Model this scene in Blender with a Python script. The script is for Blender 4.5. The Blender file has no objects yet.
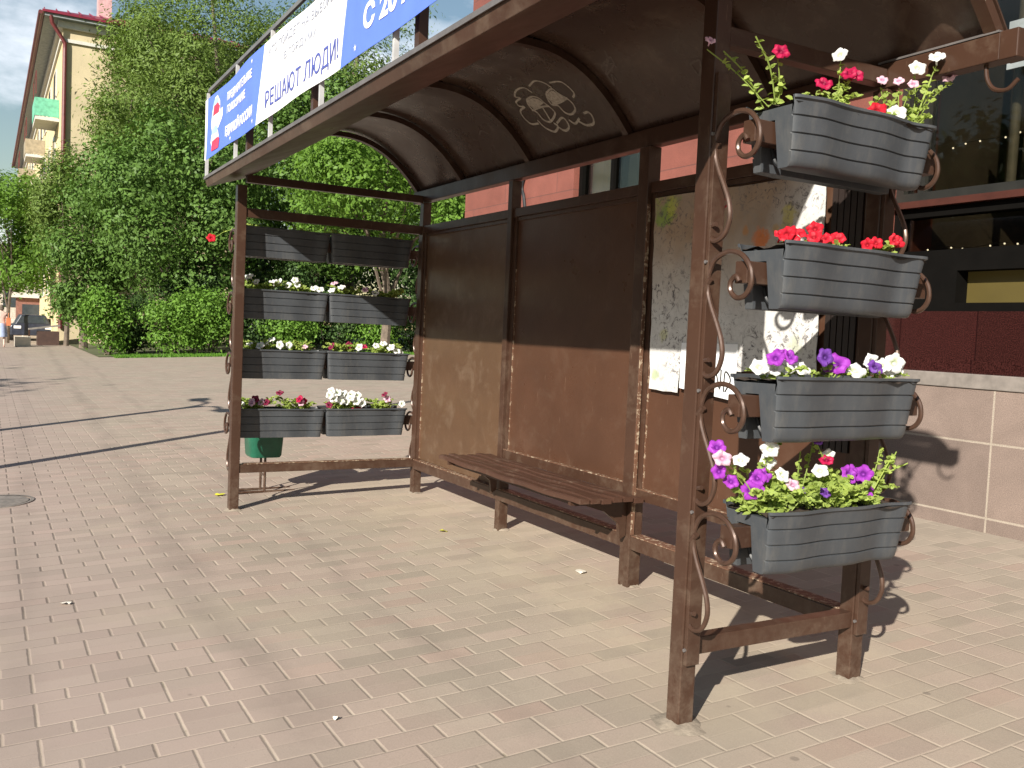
import bpy, bmesh, math, random
import numpy as np
from mathutils import Vector, Matrix, Quaternion
R = math.radians
random.seed(7)
SC = bpy.context.scene
COL = SC.collection

# ------------------------------------------------------------------ camera
YAW, PITCH, ROLL, FPX = 1.0508, -0.0551, 0.0443, 920.81
cam_d = bpy.data.cameras.new('camera'); cam = bpy.data.objects.new('camera', cam_d); COL.objects.link(cam)
fw = Vector((-math.sin(YAW)*math.cos(PITCH), math.cos(YAW)*math.cos(PITCH), math.sin(PITCH)))
rt = Vector((math.cos(YAW), math.sin(YAW), 0)); up = rt.cross(fw)
c_, s_ = math.cos(ROLL), math.sin(ROLL)
rt2 = c_*rt + s_*up; up2 = -s_*rt + c_*up
M = Matrix((rt2, up2, -fw)).transposed().to_4x4(); M.translation = Vector((7.2483, -1.6867, 1.45))
cam.matrix_world = M
cam_d.sensor_width = 36; cam_d.lens = FPX*36/1024; cam_d.clip_end = 2000; cam_d.clip_start = .05
cam_d.dof.use_dof = False
SC.camera = cam

# ------------------------------------------------------------------ light
SUN = Vector((.73, -1, .627)).normalized()
w = bpy.data.worlds.new('World'); SC.world = w; w.use_nodes = True
nt = w.node_tree; nt.nodes.clear()
out = nt.nodes.new('ShaderNodeOutputWorld'); bg = nt.nodes.new('ShaderNodeBackground')
sky = nt.nodes.new('ShaderNodeTexSky'); sky.sky_type = 'NISHITA'; sky.sun_disc = False
sky.sun_elevation = math.asin(SUN.z); sky.sun_rotation = math.atan2(SUN.x, SUN.y)
sky.air_density = 1.5; sky.dust_density = .3; sky.ozone_density = 2.2
tc = nt.nodes.new('ShaderNodeTexCoord'); mp = nt.nodes.new('ShaderNodeMapping'); mp.inputs['Scale'].default_value = (1, 1, 2.4)
mp.inputs['Location'].default_value = (.1, .35, .0)
ns = nt.nodes.new('ShaderNodeTexNoise'); ns.inputs['Scale'].default_value = 4.2; ns.inputs['Detail'].default_value = 9; ns.inputs['Roughness'].default_value = .55
cr = nt.nodes.new('ShaderNodeValToRGB'); cr.color_ramp.elements[0].position = .53; cr.color_ramp.elements[1].position = .70
mx = nt.nodes.new('ShaderNodeMixRGB'); mx.inputs['Color2'].default_value = (11.0, 11.6, 12.6, 1)
L = nt.links.new
sp_ = nt.nodes.new('ShaderNodeSeparateXYZ'); L(tc.outputs['Generated'], sp_.inputs[0])
el_ = nt.nodes.new('ShaderNodeValToRGB'); L(sp_.outputs[2], el_.inputs[0])
el_.color_ramp.elements[0].position = .25; el_.color_ramp.elements[0].color = (1,1,1,1); el_.color_ramp.elements[1].position = .55; el_.color_ramp.elements[1].color = (.12,.12,.12,1)
cm_ = nt.nodes.new('ShaderNodeMath'); cm_.operation = 'MULTIPLY'; L(el_.outputs[0], cm_.inputs[1]); L(cr.outputs[0], cm_.inputs[0])
L(tc.outputs['Generated'], mp.inputs['Vector']); L(mp.outputs[0], ns.inputs['Vector']); L(ns.outputs['Fac'], cr.inputs[0])
L(cm_.outputs[0], mx.inputs['Fac']); L(sky.outputs[0], mx.inputs['Color1']); L(mx.outputs[0], bg.inputs['Color'])
bg.inputs['Strength'].default_value = .056; L(bg.outputs[0], out.inputs['Surface'])
sd = bpy.data.lights.new('sun', 'SUN'); sd.energy = 5.0; sd.angle = R(.55); sd.color = (1, .94, .84)
so = bpy.data.objects.new('sun', sd); COL.objects.link(so); so.rotation_euler = SUN.to_track_quat('Z', 'Y').to_euler()
so.location = (10, -10, 20)
vs = SC.view_settings; vs.view_transform = 'Standard'; vs.look = 'None'; vs.gamma = 1; vs.exposure = .88; vs.use_curve_mapping = False

# ------------------------------------------------------------------ materials
class NB:
    def __init__(s, name):
        s.m = bpy.data.materials.new(name); s.m.use_nodes = True; s.t = s.m.node_tree; s.t.nodes.clear()
        s.o = s.t.nodes.new('ShaderNodeOutputMaterial'); s.b = s.t.nodes.new('ShaderNodeBsdfPrincipled')
        s.t.links.new(s.b.outputs[0], s.o.inputs[0])
        s.tc = s.t.nodes.new('ShaderNodeTexCoord').outputs['Object']
    def n(s, ty, ins=None, **kw):
        n = s.t.nodes.new(ty)
        for k, v in kw.items(): setattr(n, k, v)
        for k, v in (ins or {}).items(): s.set(n.inputs[k], v)
        return n
    def set(s, sock, v):
        if isinstance(v, bpy.types.NodeSocket): s.t.links.new(v, sock)
        else: sock.default_value = v
    def math(s, op, a, b=0., c=0.):
        n = s.n('ShaderNodeMath', operation=op)
        for i, v in enumerate((a, b, c)): s.set(n.inputs[i], v)
        return n.outputs[0]
    def noise(s, scale, detail=4, rough=.5, vec=None, dist=0.):
        return s.n('ShaderNodeTexNoise', {'Vector': vec or s.tc, 'Scale': scale, 'Detail': detail, 'Roughness': rough, 'Distortion': dist}).outputs['Fac']
    def ramp(s, f, a, b, c0=(0,0,0,1), c1=(1,1,1,1)):
        n = s.n('ShaderNodeValToRGB', {0: f}); e = n.color_ramp.elements
        e[0].position = a; e[1].position = b; e[0].color = c0; e[1].color = c1
        return n.outputs[0]
    def mix(s, f, a, b, mode='MIX'):
        n = s.n('ShaderNodeMixRGB', blend_type=mode); s.set(n.inputs[0], f)
        for i, v in ((1, a), (2, b)):
            s.set(n.inputs[i], v if isinstance(v, bpy.types.NodeSocket) else (*v[:3], 1))
        return n.outputs[0]
    def map(s, scale=(1,1,1), loc=(0,0,0), rot=(0,0,0)):
        return s.n('ShaderNodeMapping', {'Vector': s.tc, 'Scale': scale, 'Location': loc, 'Rotation': rot}).outputs[0]
    def bump(s, h, strength=.3, dist=.01):
        s.set(s.b.inputs['Normal'], s.n('ShaderNodeBump', {'Height': h, 'Strength': strength, 'Distance': dist}).outputs[0])
    def fin(s, col=None, rough=None, metal=None, spec=None):
        if col is not None: s.set(s.b.inputs['Base Color'], col if isinstance(col, bpy.types.NodeSocket) else (*col[:3], 1))
        if rough is not None: s.set(s.b.inputs['Roughness'], rough)
        if metal is not None: s.b.inputs['Metallic'].default_value = metal
        if spec is not None: s.b.inputs['Specular IOR Level'].default_value = spec
        return s.m

def simple(name, c, rough=.5, var=.25, scale=6, metal=0, bump=.1, bscale=60, spec=.5):
    b = NB(name); f = b.noise(scale, 5, .6)
    lo = tuple(x*(1-var) for x in c); hi = tuple(min(1, x*(1+var)) for x in c)
    col = b.mix(b.ramp(f, .3, .7), lo, hi)
    if bump: b.bump(b.noise(bscale, 3), bump, .004)
    return b.fin(col, rough, metal, spec)

def brown_paint(name, base=(.050, .025, .016), chips=.0, dust=.12, rough=.3):
    b = NB(name)
    f = b.noise(2.3, 6, .6); col = b.mix(b.ramp(f, .3, .7), tuple(x*.86 for x in base), tuple(x*1.15 for x in base))
    d = b.ramp(b.noise(5, 8, .7, dist=.4), .52, .8); col = b.mix(b.math('MULTIPLY', d, dust), col, (.34, .27, .2))
    if chips > 0:
        ch = b.ramp(b.noise(34, 5, .7), .62-chips*.2, .66-chips*.2); col = b.mix(ch, col, (.36, .28, .2))
    zz_ = b.n('ShaderNodeSeparateXYZ', {0: b.tc}).outputs[2]
    sp_d = b.math('MULTIPLY', b.ramp(zz_, .05, .5, (1,1,1,1), (0,0,0,1)), b.ramp(b.noise(16, 8, .75), .42, .7)); col = b.mix(b.math('MULTIPLY', sp_d, .28), col, (.26, .21, .16))
    scr = b.ramp(b.noise(9, 3, .6, vec=b.map((6, 6, .7), rot=(.3, .2, 0))), .70, .725); col = b.mix(b.math('MULTIPLY', scr, .35), col, (.2, .13, .09))
    b.bump(b.noise(45, 4), .12, .004)
    return b.fin(col, b.math('MULTIPLY_ADD', b.noise(7, 4), .3, rough-.10), spec=.35)

M_ = {}
M_['brown'] = brown_paint('brown_enamel_paint', dust=.2)
M_['panel'] = brown_paint('brown_panel_paint', (.068, .032, .019), rough=.28, dust=.08)
M_['panel2'] = brown_paint('dusty_brown_panel_paint', (.086, .048, .027), rough=.34, dust=.22)
M_['seam'] = brown_paint('chipped_brown_paint', (.12, .06, .037), chips=.42, rough=.5)
M_['bench'] = brown_paint('bench_slat_paint', (.062, .03, .02), rough=.35, dust=.25)
M_['roofskin'] = brown_paint('roof_sheet_paint', (.052, .029, .020), rough=.24, dust=.22)
M_['zinc'] = simple('weathered_grey_steel', (.17, .155, .15), .45, .2, 9, .4)
M_['scroll'] = simple('brown_wrought_iron', (.070, .038, .026), .32, .2, 30, .25)
M_['soil'] = simple('potting_soil', (.035, .022, .014), .95, .4, 60, bump=.5)

def plastic():
    b = NB('dark_grey_plastic'); f = b.noise(7, 6, .65)
    col = b.mix(b.ramp(f, .3, .75), (.043, .048, .055), (.058, .064, .071))
    d = b.ramp(b.noise(16, 8, .75, vec=b.map((1, 1, .25))), .50, .8)
    col = b.mix(b.math('MULTIPLY', d, .25), col, (.2, .18, .15))
    b.bump(b.noise(180, 2), .12, .002)
    return b.fin(col, .48, spec=.45)
M_['plastic'] = plastic()
M_['darkplastic'] = simple('black_plastic', (.015, .016, .018), .5)

def paving():
    b = NB('brick_paving')
    sx = b.n('ShaderNodeSeparateXYZ', {0: b.tc}); x, y = sx.outputs[0], sx.outputs[1]
    wob = b.noise(1.3, 2); x = b.math('ADD', x, b.math('MULTIPLY', b.math('SUBTRACT', wob, .5), .03))
    u = b.math('DIVIDE', b.math('SUBTRACT', x, 2.597), .1143); row = b.math('FLOOR', u)
    fr = b.math('SUBTRACT', u, row); r3 = b.math('FLOORED_MODULO', row, 3.)
    off = b.math('MULTIPLY', b.math('GREATER_THAN', r3, 1.5), .5)
    v = b.math('ADD', b.math('DIVIDE', b.math('ADD', y, 1.506), .2355), off); vi = b.math('FLOOR', v); fv = b.math('SUBTRACT', v, vi)
    def edge(f, s): return b.math('MULTIPLY', b.math('MINIMUM', f, b.math('SUBTRACT', 1., f)), s)
    dx, dy = edge(fr, .1143), edge(fv, .2355)
    jit = b.math('MULTIPLY', b.noise(26, 2), .004)
    jx = b.ramp(b.math('ADD', dx, jit), .0025, .0085, (1,1,1,1), (0,0,0,1))
    jy = b.ramp(b.math('ADD', dy, jit), .0040, .0115, (1,1,1,1), (0,0,0,1))
    seam = b.math('MULTIPLY', b.math('COMPARE', b.math('FLOORED_MODULO', b.math('ADD', b.math('FLOOR', b.math('ADD', u, .5)), 0.), 3.), 1., .1), .42)
    joint = b.math('MAXIMUM', b.math('MULTIPLY', jx, b.math('SUBTRACT', .58, seam)), b.math('MULTIPLY', jy, .72))
    wn = b.n('ShaderNodeTexWhiteNoise', {'Vector': b.n('ShaderNodeCombineXYZ', {0: row, 1: vi}).outputs[0]}, noise_dimensions='3D').outputs['Value']
    # patches of pinkish and of grey-beige bricks
    patch = b.ramp(b.math('ADD', b.noise(.8, 4, .6), b.math('MULTIPLY', b.math('SUBTRACT', wn, .5), .22)), .42, .60)
    base = b.mix(patch, (.325, .273, .218), (.340, .268, .220))
    base = b.mix(b.math('MULTIPLY', b.math('GREATER_THAN', wn, .9), .35), base, (.35, .245, .195))
    base = b.mix(b.math('MULTIPLY', b.math('LESS_THAN', wn, .22), .35), base, (.26, .22, .175))
    # fine grain, wear stains and drifts of sand
    g = b.noise(150, 3, .7); base = b.mix(.55, base, b.mix(g, (.28, .28, .28), (.78, .78, .78)), 'OVERLAY')
    st = b.ramp(b.noise(1.1, 8, .68, dist=.3), .40, .72); base = b.mix(b.math('MULTIPLY', st, .32), base, (.225, .19, .155))
    st2 = b.ramp(b.noise(3.1, 9, .72, vec=b.map((.35, 1, 1))), .5, .74); base = b.mix(b.math('MULTIPLY', st2, .25), base, (.25, .205, .16))
    def band(val, a, c, soft):
        return b.math('MULTIPLY', b.ramp(b.math('MULTIPLY_ADD', b.math('SUBTRACT', val, a), 1/soft, .0), 0, 1), b.ramp(b.math('MULTIPLY', b.math('SUBTRACT', c, val), 1/soft), 0, 1))
    sheltered = b.math('MULTIPLY', band(y, .3, 2.4, .7), band(x, -1.5, 5.4, .9))
    dust = b.math('MAXIMUM', b.math('MULTIPLY', sheltered, b.ramp(b.noise(2.2, 7, .65), .34, .60)), b.math('MULTIPLY', b.ramp(b.noise(.55, 7, .65), .56, .75), .75))
    leftdark = b.ramp(b.math('MULTIPLY', b.math('ADD', b.math('ADD', y, 1.15), b.math('MULTIPLY', b.noise(1.5, 3), .5)), 1.0), .0, .9)
    leftdark = b.math('MAXIMUM', leftdark, b.ramp(b.math('MULTIPLY', b.math('SUBTRACT', x, 2.1), .7), .0, 1.))
    jcol = b.mix(leftdark, (.12, .095, .08), (.44, .37, .29))
    pinkish = b.math('MULTIPLY', b.ramp(b.math('MULTIPLY', b.math('ADD', y, .2), -1.), 0, 1.1), .65); base = b.mix(pinkish, base, (.340, .266, .232))
    col = b.mix(joint, base, b.mix(b.ramp(b.noise(2.4, 5, .6), .45, .7), jcol, (.25, .20, .155)))
    col = b.mix(b.math('MULTIPLY', dust, .85), col, b.mix(b.noise(40, 6, .7), (.345, .29, .22), (.42, .355, .27)))
    tone = b.math('MULTIPLY_ADD', b.n('ShaderNodeTexWhiteNoise', {'Vector': b.n('ShaderNodeCombineXYZ', {0: vi, 1: row}).outputs[0]}, noise_dimensions='3D').outputs['Value'], .15, .925)
    tone = b.math('MULTIPLY_ADD', b.math('SUBTRACT', tone, 1.), b.math('SUBTRACT', 1., joint), 1.)
    col = b.n('ShaderNodeVectorMath', {0: col, 'Scale': tone}, operation='SCALE').outputs[0]
    weed = b.math('MULTIPLY', b.math('MULTIPLY', joint, b.ramp(b.noise(4.5, 6, .7), .60, .70)), .7); col = b.mix(weed, col, (.10, .095, .05))
    # dirty wheel and foot tracks along the shelter
    for y0, hw, st_ in ((-.55, .16, .34), (-1.45, .12, .22), (.22, .10, .26)):
        yy = b.math('ADD', y, b.math('MULTIPLY_ADD', b.noise(.6, 3), .5, -.25)); dd = b.math('ABSOLUTE', b.math('SUBTRACT', b.math('ADD', yy, b.math('MULTIPLY', x, .03)), y0))
        tr = b.math('MULTIPLY', b.ramp(dd, hw*.2, hw, (1,1,1,1), (0,0,0,1)), b.ramp(b.noise(1.7, 6, .7), .32, .6)); col = b.mix(b.math('MULTIPLY', tr, st_), col, (.16, .13, .11))
    gum = b.ramp(b.n('ShaderNodeTexVoronoi', {'Vector': b.tc, 'Scale': 3.1}).outputs['Distance'], .045, .06, (1,1,1,1), (0,0,0,1)); col = b.mix(b.math('MULTIPLY', b.math('MULTIPLY', gum, b.ramp(b.noise(2, 2), .5, .56)), .45), col, (.12, .10, .085)); spk = b.ramp(b.noise(70, 4, .7), .64, .72); col = b.mix(b.math('MULTIPLY', spk, .5), col, (.17, .14, .12))
    h = b.math('ADD', b.math('MULTIPLY', joint, b.math('MULTIPLY_ADD', dust, .8, -1.)), b.math('MULTIPLY', g, .12))
    h = b.math('ADD', h, b.math('MULTIPLY', wn, .35))
    b.bump(h, .55, .006)
    return b.fin(col, .88, spec=.25)
M_['paving'] = paving()

def leafmat(name, c, hue=.35, trans=.35, rough=.5, var2=None):
    b = NB(name); gi = b.n('ShaderNodeNewGeometry').outputs['Random Per Island']
    lo = tuple(x*(1-hue) for x in c); hi = (min(1, c[0]*(1+hue*1.3)), min(1, c[1]*(1+hue)), c[2]*(1+hue*.4))
    col = b.mix(gi, lo, hi)
    col = b.mix(b.math('MULTIPLY', b.ramp(b.noise(.9, 3), .4, .65), .45), col, var2 or tuple(x*1.25 for x in c))
    b.fin(col, rough, spec=.18)
    tr = b.n('ShaderNodeBsdfTranslucent', {'Color': b.mix(.5, col, (c[0]*1.8, c[1]*1.9, c[2]*.6))}).outputs[0]
    ms = b.n('ShaderNodeMixShader', {0: trans, 1: b.b.outputs[0], 2: tr}).outputs[0]
    b.t.links.new(ms, b.o.inputs[0]); return b.m
M_['maple'] = leafmat('maple_leaves', (.092, .170, .038), .2, .22)
M_['willow'] = leafmat('willow_leaves', (.125, .19, .045), .2, .25)
M_['dark'] = leafmat('dark_leaves', (.050, .095, .030), .35, .12)
M_['bright'] = leafmat('bright_leaves', (.115, .215, .036), .22)
M_['shrub'] = leafmat('shrub_leaves', (.115, .225, .036), .22, .25)
M_['grass'] = leafmat('grass_blades', (.10, .22, .03), .3)
M_['petleaf'] = leafmat('petunia_leaves', (.29, .38, .10), .3, .4)
M_['bark'] = simple('tree_bark', (.13, .10, .075), .9, .4, 8, bump=.6, bscale=20)

def petal(name, c, throat):
    b = NB(name); r = b.n('ShaderNodeVectorMath', {0: b.tc}, operation='LENGTH').outputs['Value']
    col = b.mix(b.ramp(r, .006, .022), throat, c)
    ang = b.noise(90, 3); col = b.mix(b.math('MULTIPLY', b.ramp(ang, .45, .7), .2), col, tuple(x*.7 for x in c))
    b.fin(col, .55, spec=.3)
    tr = b.n('ShaderNodeBsdfTranslucent', {'Color': (*c, 1)}).outputs[0]
    b.t.links.new(b.n('ShaderNodeMixShader', {0: .3, 1: b.b.outputs[0], 2: tr}).outputs[0], b.o.inputs[0]); return b.m
PET = {'white': petal('white_petals', (.80, .80, .78), (.5, .6, .3)),
       'purple': petal('purple_petals', (.36, .05, .47), (.10, .01, .2)),
       'violet': petal('dark_violet_petals', (.16, .05, .33), (.04, .01, .1)),
       'red': petal('red_petals', (.60, .016, .035), (.25, .01, .02)),
       'crimson': petal('crimson_petals', (.45, .01, .07), (.12, .0, .03)),
       'pink': petal('pale_pink_petals', (.72, .48, .58), (.4, .15, .3)),
       'burgundy': petal('burgundy_petals', (.22, .02, .06), (.05, .0, .01))}

# ------------------------------------------------------------------ helpers
def tag(o, label=None, cat=None, group=None, kind=None):
    if label: o['label'] = label
    if cat: o['category'] = cat
    if group: o['group'] = group
    if kind: o['kind'] = kind
    return o
def empty(name, loc=(0,0,0), label=None, cat=None, group=None, rz=0):
    o = bpy.data.objects.new(name, None); COL.objects.link(o); o.location = loc; o.rotation_euler = (0,0,rz)
    o.empty_display_size = .1
    return tag(o, label, cat, group)
class MB:
    def __init__(s): s.v = []; s.f = []; s.mi = []
    def add(s, vs, fs, mi=0):
        k = len(s.v); s.v += [tuple(v) for v in vs]; s.f += [tuple(i+k for i in f) for f in fs]; s.mi += [mi]*len(fs); return s
    def box(s, x0, x1, y0, y1, z0, z1, mi=0):
        return s.add([(x,y,z) for x in (x0,x1) for y in (y0,y1) for z in (z0,z1)],
                     [(0,1,3,2),(4,6,7,5),(0,4,5,1),(2,3,7,6),(0,2,6,4),(1,5,7,3)], mi)
    def prism(s, pts, axis, a, b, mi=0):
        n = len(pts)
        def P(p, t): return (t, p[0], p[1]) if axis == 'x' else ((p[0], t, p[1]) if axis == 'y' else (p[0], p[1], t))
        vs = [P(p, a) for p in pts] + [P(p, b) for p in pts]
        fs = [(i, (i+1) % n, n+(i+1) % n, n+i) for i in range(n)] + [tuple(range(n))[::-1], tuple(range(n, 2*n))]
        return s.add(vs, fs, mi)
    def tube(s, pts, r, seg=8, cap=True, mi=0):
        pts = [Vector(p) for p in pts]; n = len(pts); rr = r if hasattr(r, '__len__') else [r]*n
        vs = []; prev = None
        for i, p in enumerate(pts):
            t = (pts[min(i+1, n-1)] - pts[max(i-1, 0)]).normalized()
            if prev is None:
                a = t.orthogonal().normalized()
            else:
                a = (prev - t*prev.dot(t)).normalized()
            prev = a; bb = t.cross(a)
            for k in range(seg):
                th = 2*math.pi*k/seg; vs.append(p + (a*math.cos(th) + bb*math.sin(th))*rr[i])
        fs = [(i*seg+k, i*seg+(k+1) % seg, (i+1)*seg+(k+1) % seg, (i+1)*seg+k) for i in range(n-1) for k in range(seg)]
        if cap: fs += [tuple(range(seg))[::-1], tuple(range((n-1)*seg, n*seg))]
        return s.add(vs, fs, mi)
    def sweep(s, path, prof, mi=0):            # rectangular profile swept on a planar path given as frames
        pass
    def build(s, name, mats, parent=None, smooth=False, bevel=0, flip=True):
        me = bpy.data.meshes.new(name); me.from_pydata(s.v, [], s.f)
        mats = mats if isinstance(mats, (list, tuple)) else [mats]
        for m in mats: me.materials.append(m)
        if len(mats) > 1: me.polygons.foreach_set('material_index', s.mi)
        bm = bmesh.new(); bm.from_mesh(me); bmesh.ops.recalc_face_normals(bm, faces=bm.faces); bm.to_mesh(me); bm.free()
        if smooth:
            me.polygons.foreach_set('use_smooth', [True]*len(me.polygons)); me.set_sharp_from_angle(angle=R(38))
        o = bpy.data.objects.new(name, me); COL.objects.link(o)
        if parent: o.parent = parent
        if bevel:
            md = o.modifiers.new('b', 'BEVEL'); md.width = bevel; md.segments = 2; md.limit_method = 'ANGLE'; md.angle_limit = R(40)
        return o
def npmesh(name, V, F, mat, parent=None, smooth=False):
    me = bpy.data.meshes.new(name); n = F.shape[1]
    me.vertices.add(len(V)); me.vertices.foreach_set('co', V.astype(np.float32).ravel())
    me.loops.add(F.size); me.loops.foreach_set('vertex_index', F.astype(np.int32).ravel())
    me.polygons.add(len(F)); me.polygons.foreach_set('loop_start', np.arange(0, F.size, n, dtype=np.int32))
    me.update(calc_edges=True); me.materials.append(mat)
    if smooth: me.polygons.foreach_set('use_smooth', [True]*len(F))
    o = bpy.data.objects.new(name, me); COL.objects.link(o)
    if parent: o.parent = parent
    return o
def smoothpath(pts, k=6):
    P = [Vector(p) for p in pts]; P = [P[0]*2-P[1]] + P + [P[-1]*2-P[-2]]; res = []
    for i in range(1, len(P)-2):
        a, b, c, d = P[i-1:i+3]
        for j in range(k):
            t = j/k; res.append(.5*((2*b)+(-a+c)*t+(2*a-5*b+4*c-d)*t*t+(-a+3*b-3*c+d)*t**3))
    res.append(P[-2]); return res
SY = .04
def gz(y): return SY*(min(max(y, -8), 12)-.6)

# ------------------------------------------------------------------ ground
def sheet(name, x0, x1, ys, dz, mat, nx=1):
    mb = MB(); ys = sorted(ys)
    for a, b in zip(ys[:-1], ys[1:]):
        mb.add([(x0,a,gz(a)+dz),(x1,a,gz(a)+dz),(x1,b,gz(b)+dz),(x0,b,gz(b)+dz)], [(0,1,2,3)])
    o = mb.build(name, mat); bm = bmesh.new(); bm.from_mesh(o.data)
    bmesh.ops.remove_doubles(bm, verts=bm.verts, dist=.0001); bmesh.ops.recalc_face_normals(bm, faces=bm.faces)
    if bm.faces[0].normal.z < 0: bmesh.ops.reverse_faces(bm, faces=bm.faces)
    bm.to_mesh(o.data); bm.free(); return tag(o, kind='structure')
M_['asphalt'] = simple('dusty_asphalt', (.16, .145, .13), .9, .25, .8, bump=.3, bscale=40)
M_['earth'] = simple('dry_earth_and_turf', (.09, .10, .04), .95, .4, .7, bump=.5, bscale=8)
sheet('ground', -400, 300, [-300, -8, 12, 300], -.012, M_['asphalt'])
sheet('pavement', -62, 20, [-8, 4.62], 0, M_['paving'])
o = sheet('courtyard_pavement', -62, -5.4, [4.62, 12, 30], 0, M_['paving'])
sheet('lawn', -60, -26.2, [1.55, 12, 40], .02, M_['earth'])
# manhole cover in the paving
mh = MB(); mc = (-1.15, -1.62)
for r0, r1, z0, z1 in ((0, .25, .0, .006), (.262, .29, .0, .007)):
    seg = 40
    vs = [(mc[0]+r*math.cos(2*math.pi*k/seg), mc[1]+r*math.sin(2*math.pi*k/seg), gz(mc[1]+r*math.sin(2*math.pi*k/seg))+z) for r in (max(r0, .001), r1) for z in (z1,) for k in range(seg)]
    vs += [(mc[0]+r1*1.01*math.cos(2*math.pi*k/seg), mc[1]+r1*1.01*math.sin(2*math.pi*k/seg), gz(mc[1]+r1*math.sin(2*math.pi*k/seg))-.001) for k in range(seg)]
    mh.add(vs, [(k, (k+1) % seg, seg+(k+1) % seg, seg+k) for k in range(seg)]+[(seg+k, seg+(k+1) % seg, 2*seg+(k+1) % seg, 2*seg+k) for k in range(seg)])
tag(mh.build('manhole_cover', simple('cast_iron', (.22, .19, .165), .6, .3, 20, .2)), 'round worn manhole cover set in the brick paving', 'manhole cover')

# ------------------------------------------------------------------ shop building behind
def tiles(name, c1, c2, mort, w, h, rough=.35, off=0., mortw=.006, vscale=3., rot=(R(90),0,0), speck=.3, loc=(0,0,0)):
    b = NB(name); bt = b.n('ShaderNodeTexBrick', {'Vector': b.map(rot=rot, loc=loc), 'Color1': (*c1,1), 'Color2': (*c2,1), 'Mortar': (*mort,1), 'Scale': 1.,
        'Mortar Size': mortw, 'Mortar Smooth': .1, 'Bias': 0., 'Brick Width': w, 'Row Height': h}, offset=off)
    f = b.noise(vscale, 8, .7, dist=.6); col = b.mix(.5, bt.outputs['Color'], b.mix(b.ramp(f, .3, .7), (.34,.34,.34), (.66,.66,.66)), 'OVERLAY')
    g = b.noise(140, 2, .6); col = b.mix(speck, col, b.mix(b.ramp(g, .35, .65), (.1,.1,.1), (.9,.9,.9)), 'OVERLAY')
    b.bump(b.math('SUBTRACT', b.math('MULTIPLY', g, .1), bt.outputs['Fac']), .25, .004)
    return b.fin(col, rough)
M_['pinktile'] = tiles('pink_stone_tiles', (.175, .058, .042), (.20, .068, .050), (.12, .05, .04), 1.35, .62, .5, .3)
M_['plinth'] = tiles('plinth_stone_tiles', (.180, .138, .118), (.220, .168, .142), (.33, .28, .23), .98, .54, .42, 0., .008, 2.4, loc=(1.72, .105, 0))
M_['granite'] = tiles('shade_dark_red_granite', (.026, .008, .007), (.034, .010, .009), (.015, .004, .004), .66, 5, .22, 0, .006, 30, speck=.8)  # red granite darkened: the shop front's shade is put into this colour
M_['cap'] = simple('grey_stone_ledge', (.20, .175, .155), .6, .2, 12)
M_['frame'] = simple('black_window_frame', (.004, .0035, .003), .75, .2, spec=.06)  # frame colour kept near black to carry the shade on the shop front
M_['redtrim'] = simple('red_brown_trim', (.055, .016, .010), .4, .2)
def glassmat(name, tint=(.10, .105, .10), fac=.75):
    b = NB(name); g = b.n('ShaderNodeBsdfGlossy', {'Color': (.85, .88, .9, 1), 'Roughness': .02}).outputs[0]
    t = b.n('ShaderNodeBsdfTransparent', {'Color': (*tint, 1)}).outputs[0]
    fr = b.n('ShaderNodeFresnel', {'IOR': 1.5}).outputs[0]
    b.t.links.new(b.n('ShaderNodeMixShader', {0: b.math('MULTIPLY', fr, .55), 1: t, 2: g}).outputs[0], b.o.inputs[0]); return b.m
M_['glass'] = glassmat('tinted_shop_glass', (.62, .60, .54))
M_['interior'] = simple('dim_shop_interior', (.13, .11, .09), .8, .5, 1.2)
M_['cream'] = simple('cream_curtain', (.55, .45, .27), .8, .15)
shop = empty('shop_building', (3, 4.6, .16), 'long shop building with pink stone tiles over a pale stone plinth', 'building')
def sp(mb, name, mat, par=shop, **k):
    mb.v = [(v[0]-3, v[1]-4.6, v[2]-.16) for v in mb.v] if par is shop else mb.v
    return mb.build(name, mat, par, **k)
sp(MB().box(2.2, 16, 4.6, 5.2, -.3, 1.19), 'plinth', M_['plinth'])
sp(MB().box(2.2, 16, 4.585, 5.2, 1.193, 1.30), 'plinth_ledge', M_['cap'], bevel=.006)
gb = MB().box(2.2, 16, 4.66, 5.2, 1.30, 1.40).box(2.2, 16, 4.70, 5.2, 1.40, 1.765)
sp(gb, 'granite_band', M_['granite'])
wall = MB().box(-5.4, -2.42, 4.6, 5.2, -.3, 9).box(-2.42, -1.06, 4.6, 5.2, -.3, 2.2).box(-2.42, -1.06, 4.6, 5.2, 4.5, 9).box(-1.06, 2.2, 4.6, 5.2, -.3, 9)
wall.box(2.2, 16, 4.6, 5.2, 5.2, 9).box(-5.4, 16, 5.2, 5.4, -.3, 1.76).box(-5.4, 16, 9, 9.2, -.3, 9).box(-5.4, -5.2, 5.2, 9, -.3, 9)
sp(wall, 'wall', M_['pinktile'])
sp(MB().box(-5.6, 16.2, 4.4, 9.4, 9, 9.25), 'roof', M_['zinc'])
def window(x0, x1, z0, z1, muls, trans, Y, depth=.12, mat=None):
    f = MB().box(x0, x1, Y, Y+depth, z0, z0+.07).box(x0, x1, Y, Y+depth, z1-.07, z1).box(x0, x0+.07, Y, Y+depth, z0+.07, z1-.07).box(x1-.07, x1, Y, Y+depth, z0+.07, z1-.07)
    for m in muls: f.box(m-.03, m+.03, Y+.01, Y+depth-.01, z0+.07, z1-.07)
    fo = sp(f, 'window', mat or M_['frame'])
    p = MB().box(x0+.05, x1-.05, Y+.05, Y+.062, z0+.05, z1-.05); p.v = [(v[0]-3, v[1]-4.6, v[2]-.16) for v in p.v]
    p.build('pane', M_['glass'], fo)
    return fo
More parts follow.
